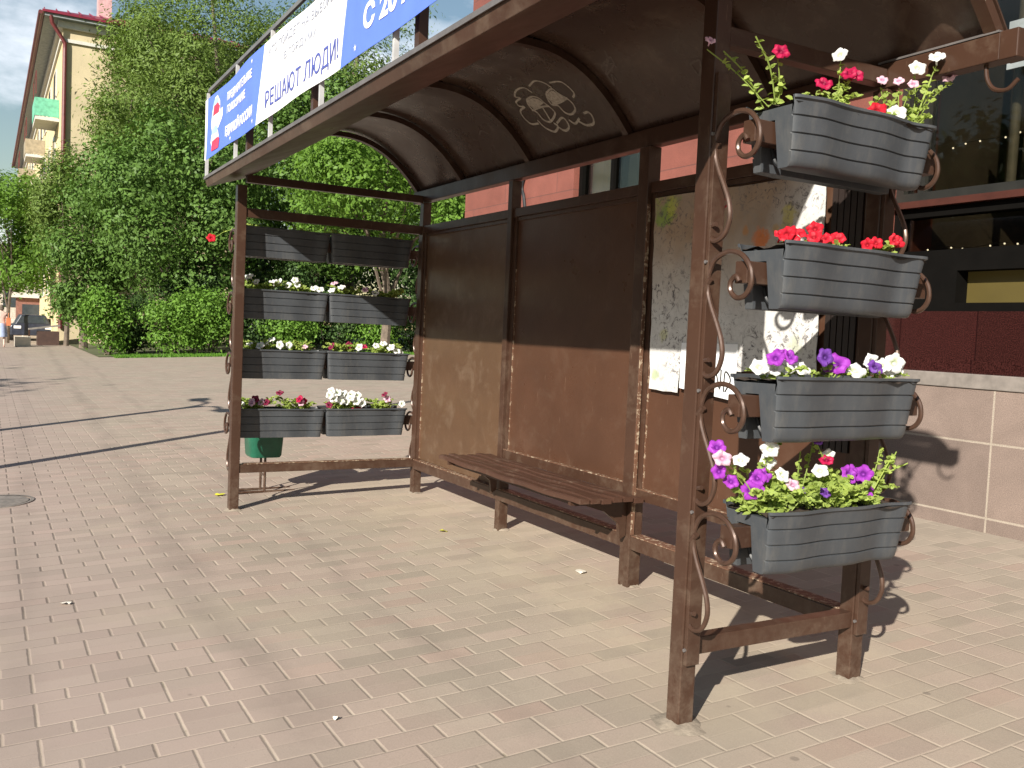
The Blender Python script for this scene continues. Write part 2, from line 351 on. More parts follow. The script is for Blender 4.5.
# upper-left window with cream curtain
fo = window(-2.42, -1.06, 2.2, 4.5, [-1.74], [], 4.68)
cu = MB()
n = 40; vs = []
for i in range(n+1):
    x = -2.36 + i*.6/n; yy = 4.84 + .02*math.sin(i*1.35)
    vs += [(x, yy, 2.26), (x, yy, 4.45)]
cu.add(vs, [(2*i, 2*i+2, 2*i+3, 2*i+1) for i in range(n)]); sp(cu, 'curtain', M_['cream'])
sp(MB().box(-1.7, -1.06, 4.9, 4.92, 2.2, 4.5), 'blind', simple('grey_blind', (.16, .17, .17), .7))
# shop window: lower strip of lit boxes, glass, red transom, tall glass
low = MB().box(2.2, 16, 4.72, 4.9, 1.765, 1.83).box(2.2, 16, 4.72, 4.9, 2.075, 2.17).box(2.2, 2.79, 4.72, 4.9, 1.83, 2.075)
for k in range(6): low.box(3.86+k*1.2, 3.99+k*1.2, 4.72, 4.9, 1.83, 2.075)
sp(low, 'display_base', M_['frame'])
b = NB('lit_amber_panel'); sx = b.n('ShaderNodeSeparateXYZ', {0: b.tc})
b.set(b.b.inputs['Emission Color'], (.75, .56, .16, 1)); b.b.inputs['Emission Strength'].default_value = .01
M_['amber'] = b.fin(b.mix(b.noise(3, 4), (.055, .040, .009), (.09, .068, .016)), .5)
for k in range(4):
    x0 = 2.79 if k == 0 else 3.99+(k-1)*1.2
    sp(MB().box(x0, 3.86+k*1.2, 4.86, 4.89, 1.83, 2.075), 'amber_panel', M_['amber'])
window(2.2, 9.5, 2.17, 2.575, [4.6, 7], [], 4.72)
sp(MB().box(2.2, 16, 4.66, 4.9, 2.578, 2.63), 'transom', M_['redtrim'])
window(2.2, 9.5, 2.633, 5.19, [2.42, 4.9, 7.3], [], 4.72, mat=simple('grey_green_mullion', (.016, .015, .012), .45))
sp(MB().box(9.5, 16, 4.72, 5.2, 1.765, 5.2), 'wall_pier', M_['pinktile'])
band_in = MB().tube([(3.0, 4.98, 2.64), (3.02, 4.98, 5.1)], .035, 10); sp(band_in, 'interior_light_band', simple('pale_light_band', (.35, .34, .30), .5), smooth=True)  # pale tube added for the reflection-like light band behind the glass
inner = MB().box(2.2, 9.5, 6.6, 6.7, 1.7, 5.2).box(2.2, 9.5, 4.9, 6.6, 5.18, 5.25).box(2.2, 9.5, 4.95, 6.6, 1.7, 1.76).box(2.1, 2.2, 5.2, 6.7, 1.7, 5.2)
sp(inner, 'interior_wall', M_['interior'])
cab = MB()
for k, (x, z, ww, h) in enumerate(((2.6, 1.9, .5, .5), (3.2, 1.76, .7, .9), (4.1, 1.76, .6, 1.5), (2.5, 2.9, .55, .8), (3.25, 3.0, .5, .6))):
    cab.box(x, x+ww, 5.9, 6.3, z, z+h)
sp(cab, 'display_shelf', simple('dark_display_units', (.07, .06, .05), .5))
# signs in the window
sb = sp(MB().box(3.10, 3.95, 4.675, 4.69, 3.50, 3.84), 'sign_board', simple('white_sign_board', (.20, .22, .22), .5))
def text(body, size, mat, parent, origin, xdir, ydir, name='lettering', bold=0., squash=1., width=None, thick=.0015, align='LEFT'):
    cu = bpy.data.curves.new(name, 'FONT'); cu.body = body; cu.size = size; cu.offset = bold; cu.extrude = thick/2; cu.align_x = align
    t = bpy.data.objects.new('tmp', cu); COL.objects.link(t); bpy.context.view_layer.update()
    me = bpy.data.meshes.new_from_object(t.evaluated_get(bpy.context.evaluated_depsgraph_get())); me.name = name
    X, Y = Vector(xdir).normalized(), Vector(ydir).normalized(); Z = X.cross(Y)
    xs = [v.co.x for v in me.vertices]; wd = max(xs)-min(xs); fx = (width/wd) if width else squash
    og = Vector(origin)
    for v in me.vertices:
        c = v.co.copy(); v.co = og + X*((c.x-(min(xs) if width else 0))*fx) + Y*c.y + Z*c.z
    bpy.data.objects.remove(t); me.materials.clear(); me.materials.append(mat)
    o = bpy.data.objects.new(name, me); COL.objects.link(o); o.parent = parent
    return o
M_['ink'] = simple('dark_blue_ink', (.035, .05, .16), .5, .1, bump=0)
text('ПИ', .26, simple('dark_teal_ink', (.03, .09, .10), .5, bump=0), sb, (3.14-3, 4.672-4.6, 3.58-.16), (1,0,0), (0,0,1), width=.36)
# string lights inside window
M_['bulb'] = NB('tiny_lamp'); M_['bulb'].set(M_['bulb'].b.inputs['Emission Color'], (1, .9, .7, 1)); M_['bulb'].b.inputs['Emission Strength'].default_value = 1.5; M_['bulb'] = M_['bulb'].fin((.8, .8, .7), .4)
bulbmesh = None
for z0, sl, lab, x0 in ((3.09, .06, 'upper string of tiny lamps glowing behind the shop glass', 2.5), (2.29, .0, 'lower string of tiny lamps glowing behind the shop glass', 2.3)):
    t = empty('string_lights', (x0, 5.0, z0), lab, 'string lights', 'strings of lamps in the shop window')
    pts = [(i*.11, 0, sl*i*.11 + .012*math.sin(i*1.3)) for i in range(26)]
    MB().tube(pts, .0025, 4).build('wire', M_['darkplastic'], t)
    for i, p in enumerate(pts):
        if random.random() < .12: continue
        if bulbmesh is None:
            bm = bmesh.new(); bmesh.ops.create_icosphere(bm, subdivisions=1, radius=.008); me = bpy.data.meshes.new('bulb'); bm.to_mesh(me); bm.free(); me.materials.append(M_['bulb']); bulbmesh = me
        o = bpy.data.objects.new('bulb', bulbmesh); COL.objects.link(o); o.parent = t; o.location = (p[0]+random.uniform(-.02, .02), 0, p[2]-.01)
# black cable hanging down the tiled wall
tag(MB().tube(smoothpath([(-3.50, 4.575, 3.7), (-3.62, 4.575, 3.52), (-3.66, 4.58, 3.4), (-3.6, 4.58, 3.28), (-3.56, 4.585, 3.0), (-3.56, 4.585, 2.2)]), .022, 8).build('cable', M_['darkplastic'], smooth=True),
    'black cable running down the pink tiled wall', 'cable')

# ------------------------------------------------------------------ bus shelter
LX, D, YF, M1, M2 = 4.618, 1.545, .616, 1.541, 3.072
sh = empty('bus_shelter', (0, 0, gz(0)), 'brown painted steel bus shelter with arched roof and slatted bench', 'bus shelter')
SHZ = -gz(0)
def P(mb, name, mat, par=None, **k):
    if par is None: mb.v = [(v[0], v[1], v[2]+SHZ) for v in mb.v]; par = sh
    else: mb.v = [(v[0], v[1], v[2]+SHZ) for v in mb.v]
    return mb.build(name, mat, par, **k)
h = .036
B = M_['brown']
def post(x, y, ztop):
    return P(MB().box(x-h, x+h, y-h, y+h, gz(y)-.02, ztop), 'post', B, bevel=.004)
post(0, 0, 2.49); post(0, D, 2.52); post(LX, YF, 2.86); post(LX, D, 2.52)
p1 = P(MB().box(M1-.03, M1+.03, D-.045, D+.03, gz(D)-.02, 2.52), 'post', B, bevel=.004)
p2 = P(MB().box(M2-.045, M2+.045, D-.055, D+.03, gz(D)-.02, 2.52), 'post', B, bevel=.004)
# backing strips with bolts that carry the scrolls
for x, y, sgn in ((LX, YF, 1), (LX, D, 1), (0, 0, -1), (0, D, -1)):
    xx = x+sgn*(h+.010)
    s1 = P(MB().box(min(xx-.009, xx+.009), max(xx-.009, xx+.009), y-.030, y+.034, .24, 2.42), 'backing_strip', B, bevel=.002)
    bt = MB()
    for z in (.30, .82, 1.27, 1.74, 2.20):
        bt.tube([(xx, y-.030, z), (xx, y-.038, z)], .007, 6)
    P(bt, 'bolt', M_['zinc'], s1)
# concrete patches where posts enter the paving
M_['concrete'] = simple('rough_concrete', (.27, .225, .175), .95, .3, 14, bump=.8, bscale=50)
for x, y, r in ((LX, YF, .11), (LX, D, .08), (0, 0, .08), (0, D, .07), (M1, D, .07), (M2, D, .07)):
    mb = MB(); seg = 22; ring = [(x, y, gz(y)+.012)]
    for k in range(seg):
        a = 2*math.pi*k/seg; rr = r*random.uniform(.7, 1.15); ring.append((x+rr*math.cos(a), y+rr*math.sin(a)*.9, gz(y+rr*math.sin(a)*.9)+.001))
    for k in range(seg):
        a = 2*math.pi*k/seg; ring.append((x+r*.45*math.cos(a), y+r*.45*math.sin(a), gz(y)+.010+random.uniform(0, .006)))
    mb.add(ring, [(0, 1+seg+k, 1+seg+(k+1) % seg) for k in range(seg)] + [(1+k, 1+(k+1) % seg, 1+seg+(k+1) % seg, 1+seg+k) for k in range(seg)])
    P(mb, 'footing', M_['concrete'], smooth=True)
# side rails
P(MB().box(-.03, .03, h, D-h, .268, .335), 'side_rail', B, bevel=.003)
P(MB().box(-.025, .025, h, D-h, 2.25, 2.32), 'side_rail', B, bevel=.003)
P(MB().box(-.025, .025, h, D-h, 2.515, 2.575), 'side_rail', B, bevel=.003)
P(MB().box(LX-.03, LX+.03, YF+h, D-h, .268, .335), 'side_rail', B, bevel=.003)
P(MB().box(LX-.03, LX+.03, YF+h, D-h, 2.535, 2.60), 'side_rail', B, bevel=.003)
# weld bead streak on lower far rail
P(MB().box(-.03, .034, .07, D-.05, .3352, .340), 'weld_seam', M_['seam'])
# back wall frame
P(MB().box(h, LX-h, D-.05, D+.04, .255, .330), 'back_beam', B, bevel=.004)
P(MB().box(h, LX-h, D-.046, D+.03, .3305, .336), 'weld_seam', M_['seam'])
P(MB().box(-.2, 5.13, D-.032, D+.04, 2.525, 2.625), 'rear_eave_beam', B, bevel=.004)
P(MB().box(5.128, 5.20, D-.034, D+.042, 2.523, 2.627), 'eave_end_cap', B, bevel=.004)
P(MB().box(4.6, 5.125, D-.036, D+.0, 2.626, 2.634), 'weld_seam', M_['zinc'])
for (x0, x1, zb, mat) in ((h, M1-.031, .338, M_['panel2']), (M1+.031, M2-.046, .62, M_['panel']), (M2+.046, LX-h, .60, M_['panel'])):
    pn = P(MB().box(x0+.002, x1-.002, D-.002, D+.012, zb+.002, 2.318), 'back_panel', mat)
    fr = MB()
    if zb > .5: fr.box(x0, x1, D-.03, D+.02, zb-.06, zb)
    fr.box(x0, x1, D-.03, D+.02, 2.262, 2.322)
    fr.box(x0, x0+.035, D-.02, D+.018, zb, 2.262).box(x1-.035, x1, D-.02, D+.018, zb, 2.262)
    fr.box(x0+.035, x1-.035, D-.014, D+.016, 2.235, 2.262)
    P(fr, 'panel_frame', B, pn, bevel=.002)
    sm = MB()
    if zb > .5: P(MB().box(x0, x1, D-.0315, D-.003, zb+.0005, zb+.006), 'weld_seam', M_['seam'], pn)
    P(MB().box(x0+.035, x0+.0385, D-.012, D-.0025, zb+.006, 1.9), 'weld_seam', M_['seam'], pn); sm.box(x1-.0385, x1-.035, D-.012, D-.0025, zb+.006, 1.9)
    P(sm, 'weld_seam', M_['seam'], pn)
P(MB().box(M2+.046, M2+.052, D-.052, D-.031, .34, 2.2), 'weld_seam', M_['seam'])
P(MB().box(M2-.052, M2-.046, D-.045, D-.031, .62, 2.2), 'weld_seam', M_['seam'])
# boarded strip at the near wall end, painted near-black for the shadow there
bs = MB()
for k in range(5): bs.box(4.40+k*.034, 4.428+k*.034, D-.030, D-.003, 1.0, 2.258)
P(bs, 'boarding', simple('shadow_black_boards', (.016, .009, .007), .6, .3))
# front beam (sloped soffit), fascia and drip edge
P(MB().prism([(-.218, 2.474), (.086, 2.580), (.086, 2.625), (-.236, 2.541)], 'x', -.2, 5.13), 'front_beam', B, bevel=.003)
P(MB().prism([(-.243, 2.528), (-.238, 2.528), (-.236, 2.5415), (.08, 2.6265), (.08, 2.633), (-.243, 2.549)], 'x', -.205, 5.135), 'drip_edge', M_['zinc'])
# arched roof
def arch(y, off=0.):
    t = min(1, abs((y-.82)/.75)); return 2.63+off+.42*(1-t**2.3)
ys = [.07+1.5*(.5-.5*math.cos(math.pi*i/36)) for i in range(37)]
sk = MB()
vs = [(x, y, arch(y, o)) for o in (.0, .012) for y in ys for x in np.linspace(-.18, 5.12, 30)]
nx = 30; ny = 37
fs = []
for l in range(2):
    for i in range(ny-1):
        for j in range(nx-1):
            a = l*nx*ny+i*nx+j; fs.append((a, a+1, a+nx+1, a+nx))
for i in range(ny-1):
    for j in (0, nx-1):
        a = i*nx+j; fs.append((a, a+nx, a+nx+nx*ny, a+nx*ny))
for i in (0, ny-1):
    for j in range(nx-1):
        a = i*nx+j; fs.append((a, a+1, a+1+nx*ny, a+nx*ny))
sk.add(vs, fs)
rng = np.random.RandomState(3)
def dent(x, y): return .006*math.sin(x*5.1+y*3)*math.sin(x*2.3-y*4.1)
sk.v = [(x, y, z+dent(x, y)) for x, y, z in sk.v]
roof = P(sk, 'roof', M_['roofskin'], smooth=True)
for x in (-.15, .685, 1.73, 2.85, 3.95, 5.09):
    rb = MB(); n = len(ys); vs = []
    for y in ys:
        z = arch(y)-.010
        ddy = (arch(y+.01)-arch(y-.01))/.02; nl = math.hypot(ddy, 1); ny_, nz_ = ddy/nl, -1/nl
        for (dx, dd) in ((-.025, 0), (.025, 0), (.025, .04), (-.025, .04)):
            vs.append((x+dx, y+ny_*dd*(1), z+nz_*dd))
    fs = [(4*i+k, 4*i+(k+1) % 4, 4*i+4+(k+1) % 4, 4*i+4+k) for i in range(n-1) for k in range(4)] + [(0,1,2,3), (4*n-4, 4*n-3, 4*n-2, 4*n-1)]
    rb.add(vs, fs); P(rb, 'roof_rib', B, roof)
# white paint graffiti under the roof
G = dict(
 eye1=[(2.136,1.256),(2.208,1.253),(2.25,1.275),(2.261,1.309),(2.276,1.34),(2.285,1.376),(2.239,1.398),(2.168,1.411),(2.126,1.387),(2.123,1.347),(2.101,1.319),(2.107,1.283),(2.136,1.256)],
 eye2=[(2.358,1.263),(2.438,1.251),(2.455,1.287),(2.49,1.328),(2.505,1.366),(2.483,1.398),(2.417,1.411),(2.373,1.391),(2.361,1.35),(2.313,1.332),(2.325,1.292),(2.358,1.263)],
 o1=[(2.242,1.232),(2.217,1.183),(2.128,1.181),(2.059,1.213),(2.091,1.235),(2.019,1.245),(2.01,1.275),(2.052,1.291),(1.98,1.302),(1.954,1.342),(1.978,1.388),(2.055,1.399)],
 o2=[(2.275,1.188),(2.37,1.169),(2.424,1.197),(2.448,1.244)],
 o3=[(2.474,1.212),(2.567,1.228),(2.591,1.275),(2.589,1.316),(2.55,1.335)],
 o4=[(2.067,1.382),(2.088,1.429),(2.155,1.462),(2.221,1.444),(2.199,1.424)],
 o5=[(2.23,1.429),(2.317,1.413),(2.332,1.444),(2.311,1.468),(2.254,1.473),(2.211,1.442)],
 o6=[(2.362,1.432),(2.397,1.458),(2.469,1.441)],
 o7=[(2.436,1.447),(2.488,1.478),(2.564,1.481),(2.595,1.45),(2.584,1.425),(2.537,1.425)],
 m1=[(2.091,1.325),(2.197,1.325),(2.272,1.334)], m2=[(2.32,1.336),(2.404,1.337),(2.5,1.329)], m3=[(2.208,1.334),(2.188,1.406)])
tagG = dict(tag1=[(3.107,1.16),(3.062,1.215),(2.973,1.236),(3.074,1.25),(2.954,1.287),(3.091,1.208),(3.062,1.274)], tag2=[(2.961,1.275),(2.946,1.348),(2.992,1.297),(2.993,1.335)],
 tri=[(3.565,1.371),(3.641,1.368),(3.579,1.423),(3.565,1.371)], s1=[(2.08,1.03),(2.12,1.08),(2.05,1.09),(2.14,1.12)], s2=[(2.2,1.02),(2.25,1.07),(2.19,1.1),(2.28,1.1)], s3=[(1.30,1.36),(1.36,1.34),(1.42,1.37)])
def ribbon(mb, pts, wd):
    P2 = smoothpath([(a, b, 0) for a, b in pts], 5); vs = []
    for i, p in enumerate(P2):
        t = (P2[min(i+1, len(P2)-1)]-P2[max(i-1, 0)]).normalized(); nrm = Vector((-t.y, t.x, 0))*wd
        for q in (p+nrm, p-nrm): vs.append((q.x, q.y, arch(q.y)+dent(q.x, q.y)-.003))
    mb.add(vs, [(2*i, 2*i+1, 2*i+3, 2*i+2) for i in range(len(P2)-1)])
M_['spray'] = simple('faded_white_spray', (.36, .32, .26), .7, .35, 60, bump=0)
M_['spray2'] = simple('very_faded_spray', (.11, .085, .07), .7, .4, 60, bump=0)
gm = MB()
for v in G.values(): ribbon(gm, v, .006)
for poly in ([(2.136,1.262),(2.2,1.26),(2.24,1.28),(2.255,1.31),(2.20,1.318),(2.12,1.320),(2.11,1.29)], [(2.36,1.27),(2.43,1.258),(2.45,1.29),(2.485,1.322),(2.42,1.332),(2.33,1.330),(2.33,1.295)]):
    c0 = (sum(p[0] for p in poly)/len(poly), sum(p[1] for p in poly)/len(poly)); pp = [c0]+poly; k = len(poly)
    gm.add([(a, b_, arch(b_)+dent(a, b_)-.0035) for a, b_ in pp], [(0, 1+i, 1+(i+1) % k) for i in range(k)])
P(gm, 'graffiti', M_['spray'], roof); gm = MB()
for v in tagG.values():
    gm = MB(); ribbon(gm, v, .005); P(gm, 'graffiti', M_['spray2'], roof)
# decorative bracket under the rear eave end
P(MB().tube(smoothpath([(5.06, D, 2.525), (5.07, D, 2.47), (5.10, D, 2.43), (5.15, D, 2.42), (5.19, D, 2.45)]), .008, 8), 'eave_scroll', bpy.data.materials['brown_enamel_paint'], smooth=True)

# bench
bn = P(MB().prism([(D-.06, .33), (D-.06, .545), (1.10, .545), (1.10, .522), (1.2, .515), (1.33, .475), (1.43, .40), (D-.10, .31)], 'x', M1-.012, M1+.012)
       .prism([(D-.06, .33), (D-.06, .545), (1.10, .545), (1.10, .522), (1.2, .515), (1.33, .475), (1.43, .40), (D-.10, .31)], 'x', M2-.012, M2+.012)
       .box(M1, M2, 1.14, 1.17, .515, .545), 'bench', B)
for k in range(6):
    y0 = 1.085+k*.070
    sl = MB(); n = 24; vs = []
    for i in range(n+1):
        x = 1.42+k*.004 + (3.20-1.42)*i/n; sag = .003*math.sin(i*.9+k*1.7)-.004*math.sin(math.pi*i/n)
        zz = .576+.004*math.sin(k*2.1)
        for (dy, dz) in ((0, -.028), (0, -.006), (.008, 0), (.052, 0), (.060, -.006), (.060, -.028)):
            vs.append((x, y0+dy, zz+dz+sag))
    m_ = 6
    sl.add(vs, [(m_*i+k2, m_*i+(k2+1) % m_, m_*i+m_+(k2+1) % m_, m_*i+m_+k2) for i in range(n) for k2 in range(m_)] + [tuple(range(m_)), tuple(range(n*m_, n*m_+m_))])
    P(sl, 'slat', M_['bench'], bn)

# scrolls and planter rails
NEAR_T = [2.30, 1.81, 1.34, .87]; FAR_T = [2.20, 1.71, 1.235, .76]
S0 = [(4.693,1.875),(4.660,1.866),(4.662,1.832),(4.69,1.815),(4.735,1.832),(4.760,1.885),(4.755,1.94),(4.731,1.995),(4.686,2.078),(4.668,2.13),(4.668,2.185),(4.70,2.238),(4.765,2.262),(4.83,2.25),(4.875,2.205),(4.885,2.15),(4.862,2.11),(4.822,2.098),(4.788,2.12),(4.784,2.155),(4.81,2.175),(4.828,2.155)]
def scroll_obj(x, y, sgn, ztop, first=[None]):
    if first[0] is None:
        pts = [(a-4.618, 0, b_-2.30) for a, b_ in S0]
        mb = MB().tube(smoothpath(pts, 6), .0095, 8).tube([(.035, 0, -.16), (.06, 0, -.13)], .013, 8)
        o = mb.build('scroll', M_['scroll'], sh, smooth=True); first[0] = o
    else:
        o = first[0].copy(); COL.objects.link(o)
    o.location = (x, y, ztop+SHZ); o.scale = (sgn, 1, 1); return o
for x, ya, yb, sgn, T in ((LX, YF-.02, D+.0, 1, NEAR_T), (0, -.02, D, -1, FAR_T)):
    for zt in T:
        scroll_obj(x, ya, sgn, zt); scroll_obj(x, yb, sgn, zt)
        xr = x+sgn*.200
        P(MB().box(xr-.03, xr+.03, ya+.014, yb+.03, zt-.150, zt-.072), 'planter_rail', B, bevel=.003)

# roof railing above the front beam
rl = MB().box(-.17, 5.1, -.232, -.214, 3.185, 3.21)
P(rl, 'railing', simple('dull_dark_steel', (.12, .12, .12), .5))
for i, x in enumerate((-.19, .76, 1.65, 2.62, 3.6, 4.5, 5.08)):
    P(MB().box(x-.011, x+.011, -.236, -.214, 2.548, 3.184), 'railing_post', simple('pale_grey_paint', (.42, .42, .42), .5) if i == 0 else bpy.data.materials['pale_grey_paint'])
for i, x in enumerate((.98, 2.40, 3.77, 4.9)):
    P(MB().box(x-.022, x+.022, -.205, -.165, 2.56, 3.18), 'railing_post', B)

# ------------------------------------------------------------------ banner
BY = -.252
bt = empty('campaign_banner', (0, BY, 2.66), 'long blue and white fabric banner with Cyrillic lettering on the shelter roof railing', 'banner')
M_['bblue'] = simple('banner_blue', (.10, .18, .66), .6, .06, bump=.05)
M_['bwhite'] = simple('banner_white', (.78, .78, .79), .6, .04, bump=.05)
def bsurf(x, z): return BY + .006*math.sin(x*3.1)+.004*math.sin(x*7+z*5)
def bpiece(x00, x01, x10, x11, name, mat):   # left edge x00(bottom) x01(top)
    mb = MB(); nx, nz = 30, 8; vs = []
    for o_ in (0, .002):
        for i in range(nx+1):
            for j in range(nz+1):
                t = i/nx; s = j/nz; x = (x00*(1-s)+x01*s)*(1-t)+(x10*(1-s)+x11*s)*t; z = 2.662+.45*s + .006*math.sin(x*3.3)*(1-2*s)
                vs.append((x, bsurf(x, z)+o_-BY, z-2.66))
    N = (nx+1)*(nz+1); fs = []
    for l in range(2):
        for i in range(nx):
            for j in range(nz):
                a = l*N+i*(nz+1)+j; fs.append((a, a+1, a+nz+2, a+nz+1))
    mb.add(vs, fs); return mb.build(name, mat, bt, smooth=True)
bpiece(-.13, -.16, -.09, -.07, 'banner_edge', M_['bwhite'])
bpiece(-.09, -.07, 1.44, 1.58, 'blue_field', M_['bblue'])
bpiece(1.44, 1.58, 2.97, 3.11, 'white_field', M_['bwhite'])
bpiece(2.97, 3.11, 4.6, 4.6, 'blue_field', M_['bblue'])
def bt_text(body, x0, x1, z0, cap, mat, bold=0.):
    o = text(body, cap/.70, mat, bt, (x0, -.0025, z0-2.66), (1,0,0), (0,0,1), width=x1-x0, bold=bold, thick=.001)
    for v in o.data.vertices: v.co.y += bsurf(v.co.x, v.co.z+2.66)-BY
    return o
WH = M_['bwhite']
bt_text('ПРЕДВАРИТЕЛЬНОЕ', .57, 1.31, 2.980, .05, WH, .002)
bt_text('ГОЛОСОВАНИЕ', .58, 1.13, 2.890, .05, WH, .002)
bt_text('ЕДИНОЙ РОССИИ', .55, 1.345, 2.738, .058, WH, .004)
M_['grey'] = simple('grey_blue_ink', (.33, .35, .42), .5, .05, bump=0)
bt_text('КТО ПОЙДЕТ НА ВЫБОРЫ', 1.69, 2.86, 3.018, .045, M_['grey'])
bt_text('В ГОРДУМУ', 2.02, 2.56, 2.925, .04, M_['grey'])
bt_text('РЕШАЮТ ЛЮДИ!', 1.64, 2.94, 2.722, .095, simple('navy_ink', (.07, .09, .33), .5, .05, bump=0), .0005)
bt_text('С 20 А', 3.30, 3.86, 2.752, .10, WH, .005)
# bear emblem: white and pale blue animal with red and blue bands
def flat(poly, name, mat, dy):
    mb = MB(); k = len(poly); c0 = (sum(p[0] for p in poly)/k, sum(p[1] for p in poly)/k)
    vs = [(a, bsurf(a, b_)-BY-dy, b_-2.66) for a, b_ in [c0]+poly]
    mb.add(vs, [(0, 1+i, 1+(i+1) % k) for i in range(k)]); return mb.build(name, mat, bt)
flat([(.10,2.72),(.30,2.715),(.33,2.78),(.29,2.83),(.40,2.87),(.45,2.90),(.45,2.96),(.37,2.955),(.36,3.02),(.28,3.075),(.20,3.07),(.15,3.03),(.10,2.98),(.06,2.90),(.09,2.84),(.05,2.77)], 'emblem', M_['bwhite'], .002)
flat([(.13,2.95),(.33,2.945),(.36,2.985),(.30,3.02),(.17,3.015)], 'emblem', simple('banner_red', (.62, .04, .09), .6, bump=0), .0035)
flat([(.13,3.02),(.31,3.025),(.29,3.06),(.20,3.062)], 'emblem', simple('banner_pale_blue', (.35, .55, .85), .6, bump=0), .0035)
flat([(.09,2.82),(.28,2.81),(.30,2.84),(.24,2.87),(.10,2.86)], 'emblem', bpy.data.materials['banner_pale_blue'], .0035)
flat([(.08,2.70),(.32,2.695),(.36,2.76),(.28,2.775),(.10,2.77)], 'emblem', bpy.data.materials['banner_red'], .0035)
for (x, z) in ((.7, 2.70), (1.3, 3.08), (3.2, 2.70), (3.25, 3.0), (1.35, 2.70)):
    st = []
    for k in range(10):
        a = math.pi/2+k*math.pi/5; r = .018 if k % 2 == 0 else .008; st.append((x+r*math.cos(a), z+r*math.sin(a)))
    flat(st, 'star', M_['bwhite'], .002)

# ------------------------------------------------------------------ posters on the wall
def postermat():
    b = NB('torn_poster_paper')
    base = b.mix(b.ramp(b.noise(3, 6, .6), .3, .7), (.52, .51, .49), (.66, .655, .64))
    sx = b.n('ShaderNodeSeparateXYZ', {0: b.tc}); z = sx.outputs[2]
    top = b.ramp(b.math('ADD', b.math('SUBTRACT', z, b.math('MAXIMUM', b.math('MULTIPLY', b.math('SUBTRACT', sx.outputs[0], .28), 2.), 0.)), b.math('MULTIPLY', b.noise(5, 4), .3)), .55, 1.0)
    base = b.mix(top, base, b.mix(b.noise(9, 5), (.24, .165, .11), (.42, .31, .22)))
    xx = sx.outputs[0]
    def blotch(cx, cz, rr, colr, base, sc=9, st=.9):
        d = b.math('SQRT', b.math('ADD', b.math('POWER', b.math('SUBTRACT', xx, cx), 2.), b.math('POWER', b.math('SUBTRACT', z, cz), 2.)))
        d = b.math('ADD', d, b.math('MULTIPLY', b.math('SUBTRACT', b.noise(sc, 6, .7, vec=b.map(loc=(cx*3, 0, cz*5))), .5), rr*3.2))
        return b.mix(b.math('MULTIPLY', b.ramp(d, rr*.55, rr, (1,1,1,1), (0,0,0,1)), st), base, colr)
    X0 = PX0
    for (cx, cz, rr, colr, st) in ((3.26, 2.13, .10, (.20, .33, .03), .85), (3.33, 2.17, .06, (.45, .45, .08), .7), (3.98, 1.955, .055, (.62, .16, .02), .95), (4.16, 2.03, .06, (.55, .48, .06), .8),
            (3.88, 1.99, .03, (.5, .2, .03), .8), (4.08, 1.98, .025, (.55, .3, .05), .8), (3.24, 1.25, .035, (.25, .36, .10), .6), (3.30, 1.47, .04, (.5, .5, .2), .6), (4.25, 1.45, .06, (.30, .38, .16), .5), (4.02, 1.75, .04, (.3, .25, .25), .6)):
        base = blotch(cx-X0, cz-1.165, rr, colr, base, st=st)
    ink = b.ramp(b.noise(17, 8, .78, dist=2.2), .53, .58)
    ink = b.math('MULTIPLY', ink, b.ramp(b.noise(3.3, 3, .5, vec=b.map(loc=(4, 2, 8))), .38, .56))
    base = b.mix(b.math('MULTIPLY', ink, .9), base, (.07, .06, .07))
    base = b.mix(b.math('MULTIPLY', b.ramp(b.noise(3.1, 9, .75), .42, .68), .6), base, (.27, .25, .23))
    b.bump(b.noise(14, 6, .6), .35, .006)
    return b.fin(base, .8, spec=.2)
def sheetmesh(outline, y, name, mat, label=None, cat=None, group=None, th=.003):
    mb = MB(); xs = [p[0] for p in outline]; zs = [p[1] for p in outline]
    c = (sum(xs)/len(xs), y, min(zs)); mb.prism([(a-c[0], b_-c[2]) for a, b_ in outline], 'y', 0, th)
    o = mb.build(name, mat); o.location = c; return tag(o, label, cat, group)
random.seed(5)
def torn(a, b_, n, amp):
    return [(a[0]+(b_[0]-a[0])*i/n+random.uniform(-amp, amp), a[1]+(b_[1]-a[1])*i/n+random.uniform(-amp, amp)) for i in range(n)]
pout = torn((3.165, 2.225), (4.36, 2.215), 9, .004)+torn((4.36, 2.215), (4.37, 1.33), 10, .008)+torn((4.37, 1.33), (3.45, 1.30), 12, .012)+torn((3.45, 1.30), (3.44, 1.17), 4, .005)+torn((3.44, 1.17), (3.20, 1.175), 4, .004)+torn((3.20, 1.175), (3.165, 2.225), 12, .006)
PX0 = sum(p[0] for p in pout)/len(pout)
poster = sheetmesh(pout, D-.036, 'poster', postermat(), 'large torn grey poster with green and orange paint stains on the shelter wall', 'poster')
gf = MB()
def strokes(mb, paths, r, y):
    for p in paths: mb.tube(smoothpath([(a, y, b_) for a, b_ in p], 4), r, 5)
gf = MB(); strokes(gf, [[(3.60-3.76, 1.86-1.17+.22), (3.565-3.76, .93), (3.575-3.76, .99), (3.62-3.76, .985)], [(3.66-3.76, .91), (3.63-3.76, .955), (3.66-3.76, .995), (3.70-3.76, .965), (3.67-3.76, .91)], [(3.73-3.76, .92), (3.735-3.76, 1.0), (3.77-3.76, .97), (3.74-3.76, .95)]], .006, .0)
gf.v = [(v[0]+.02, v[1]*.2-.001, v[2]) for v in gf.v]; gf.build('graffiti', simple('red_marker', (.35, .02, .03), .5, bump=0), poster)
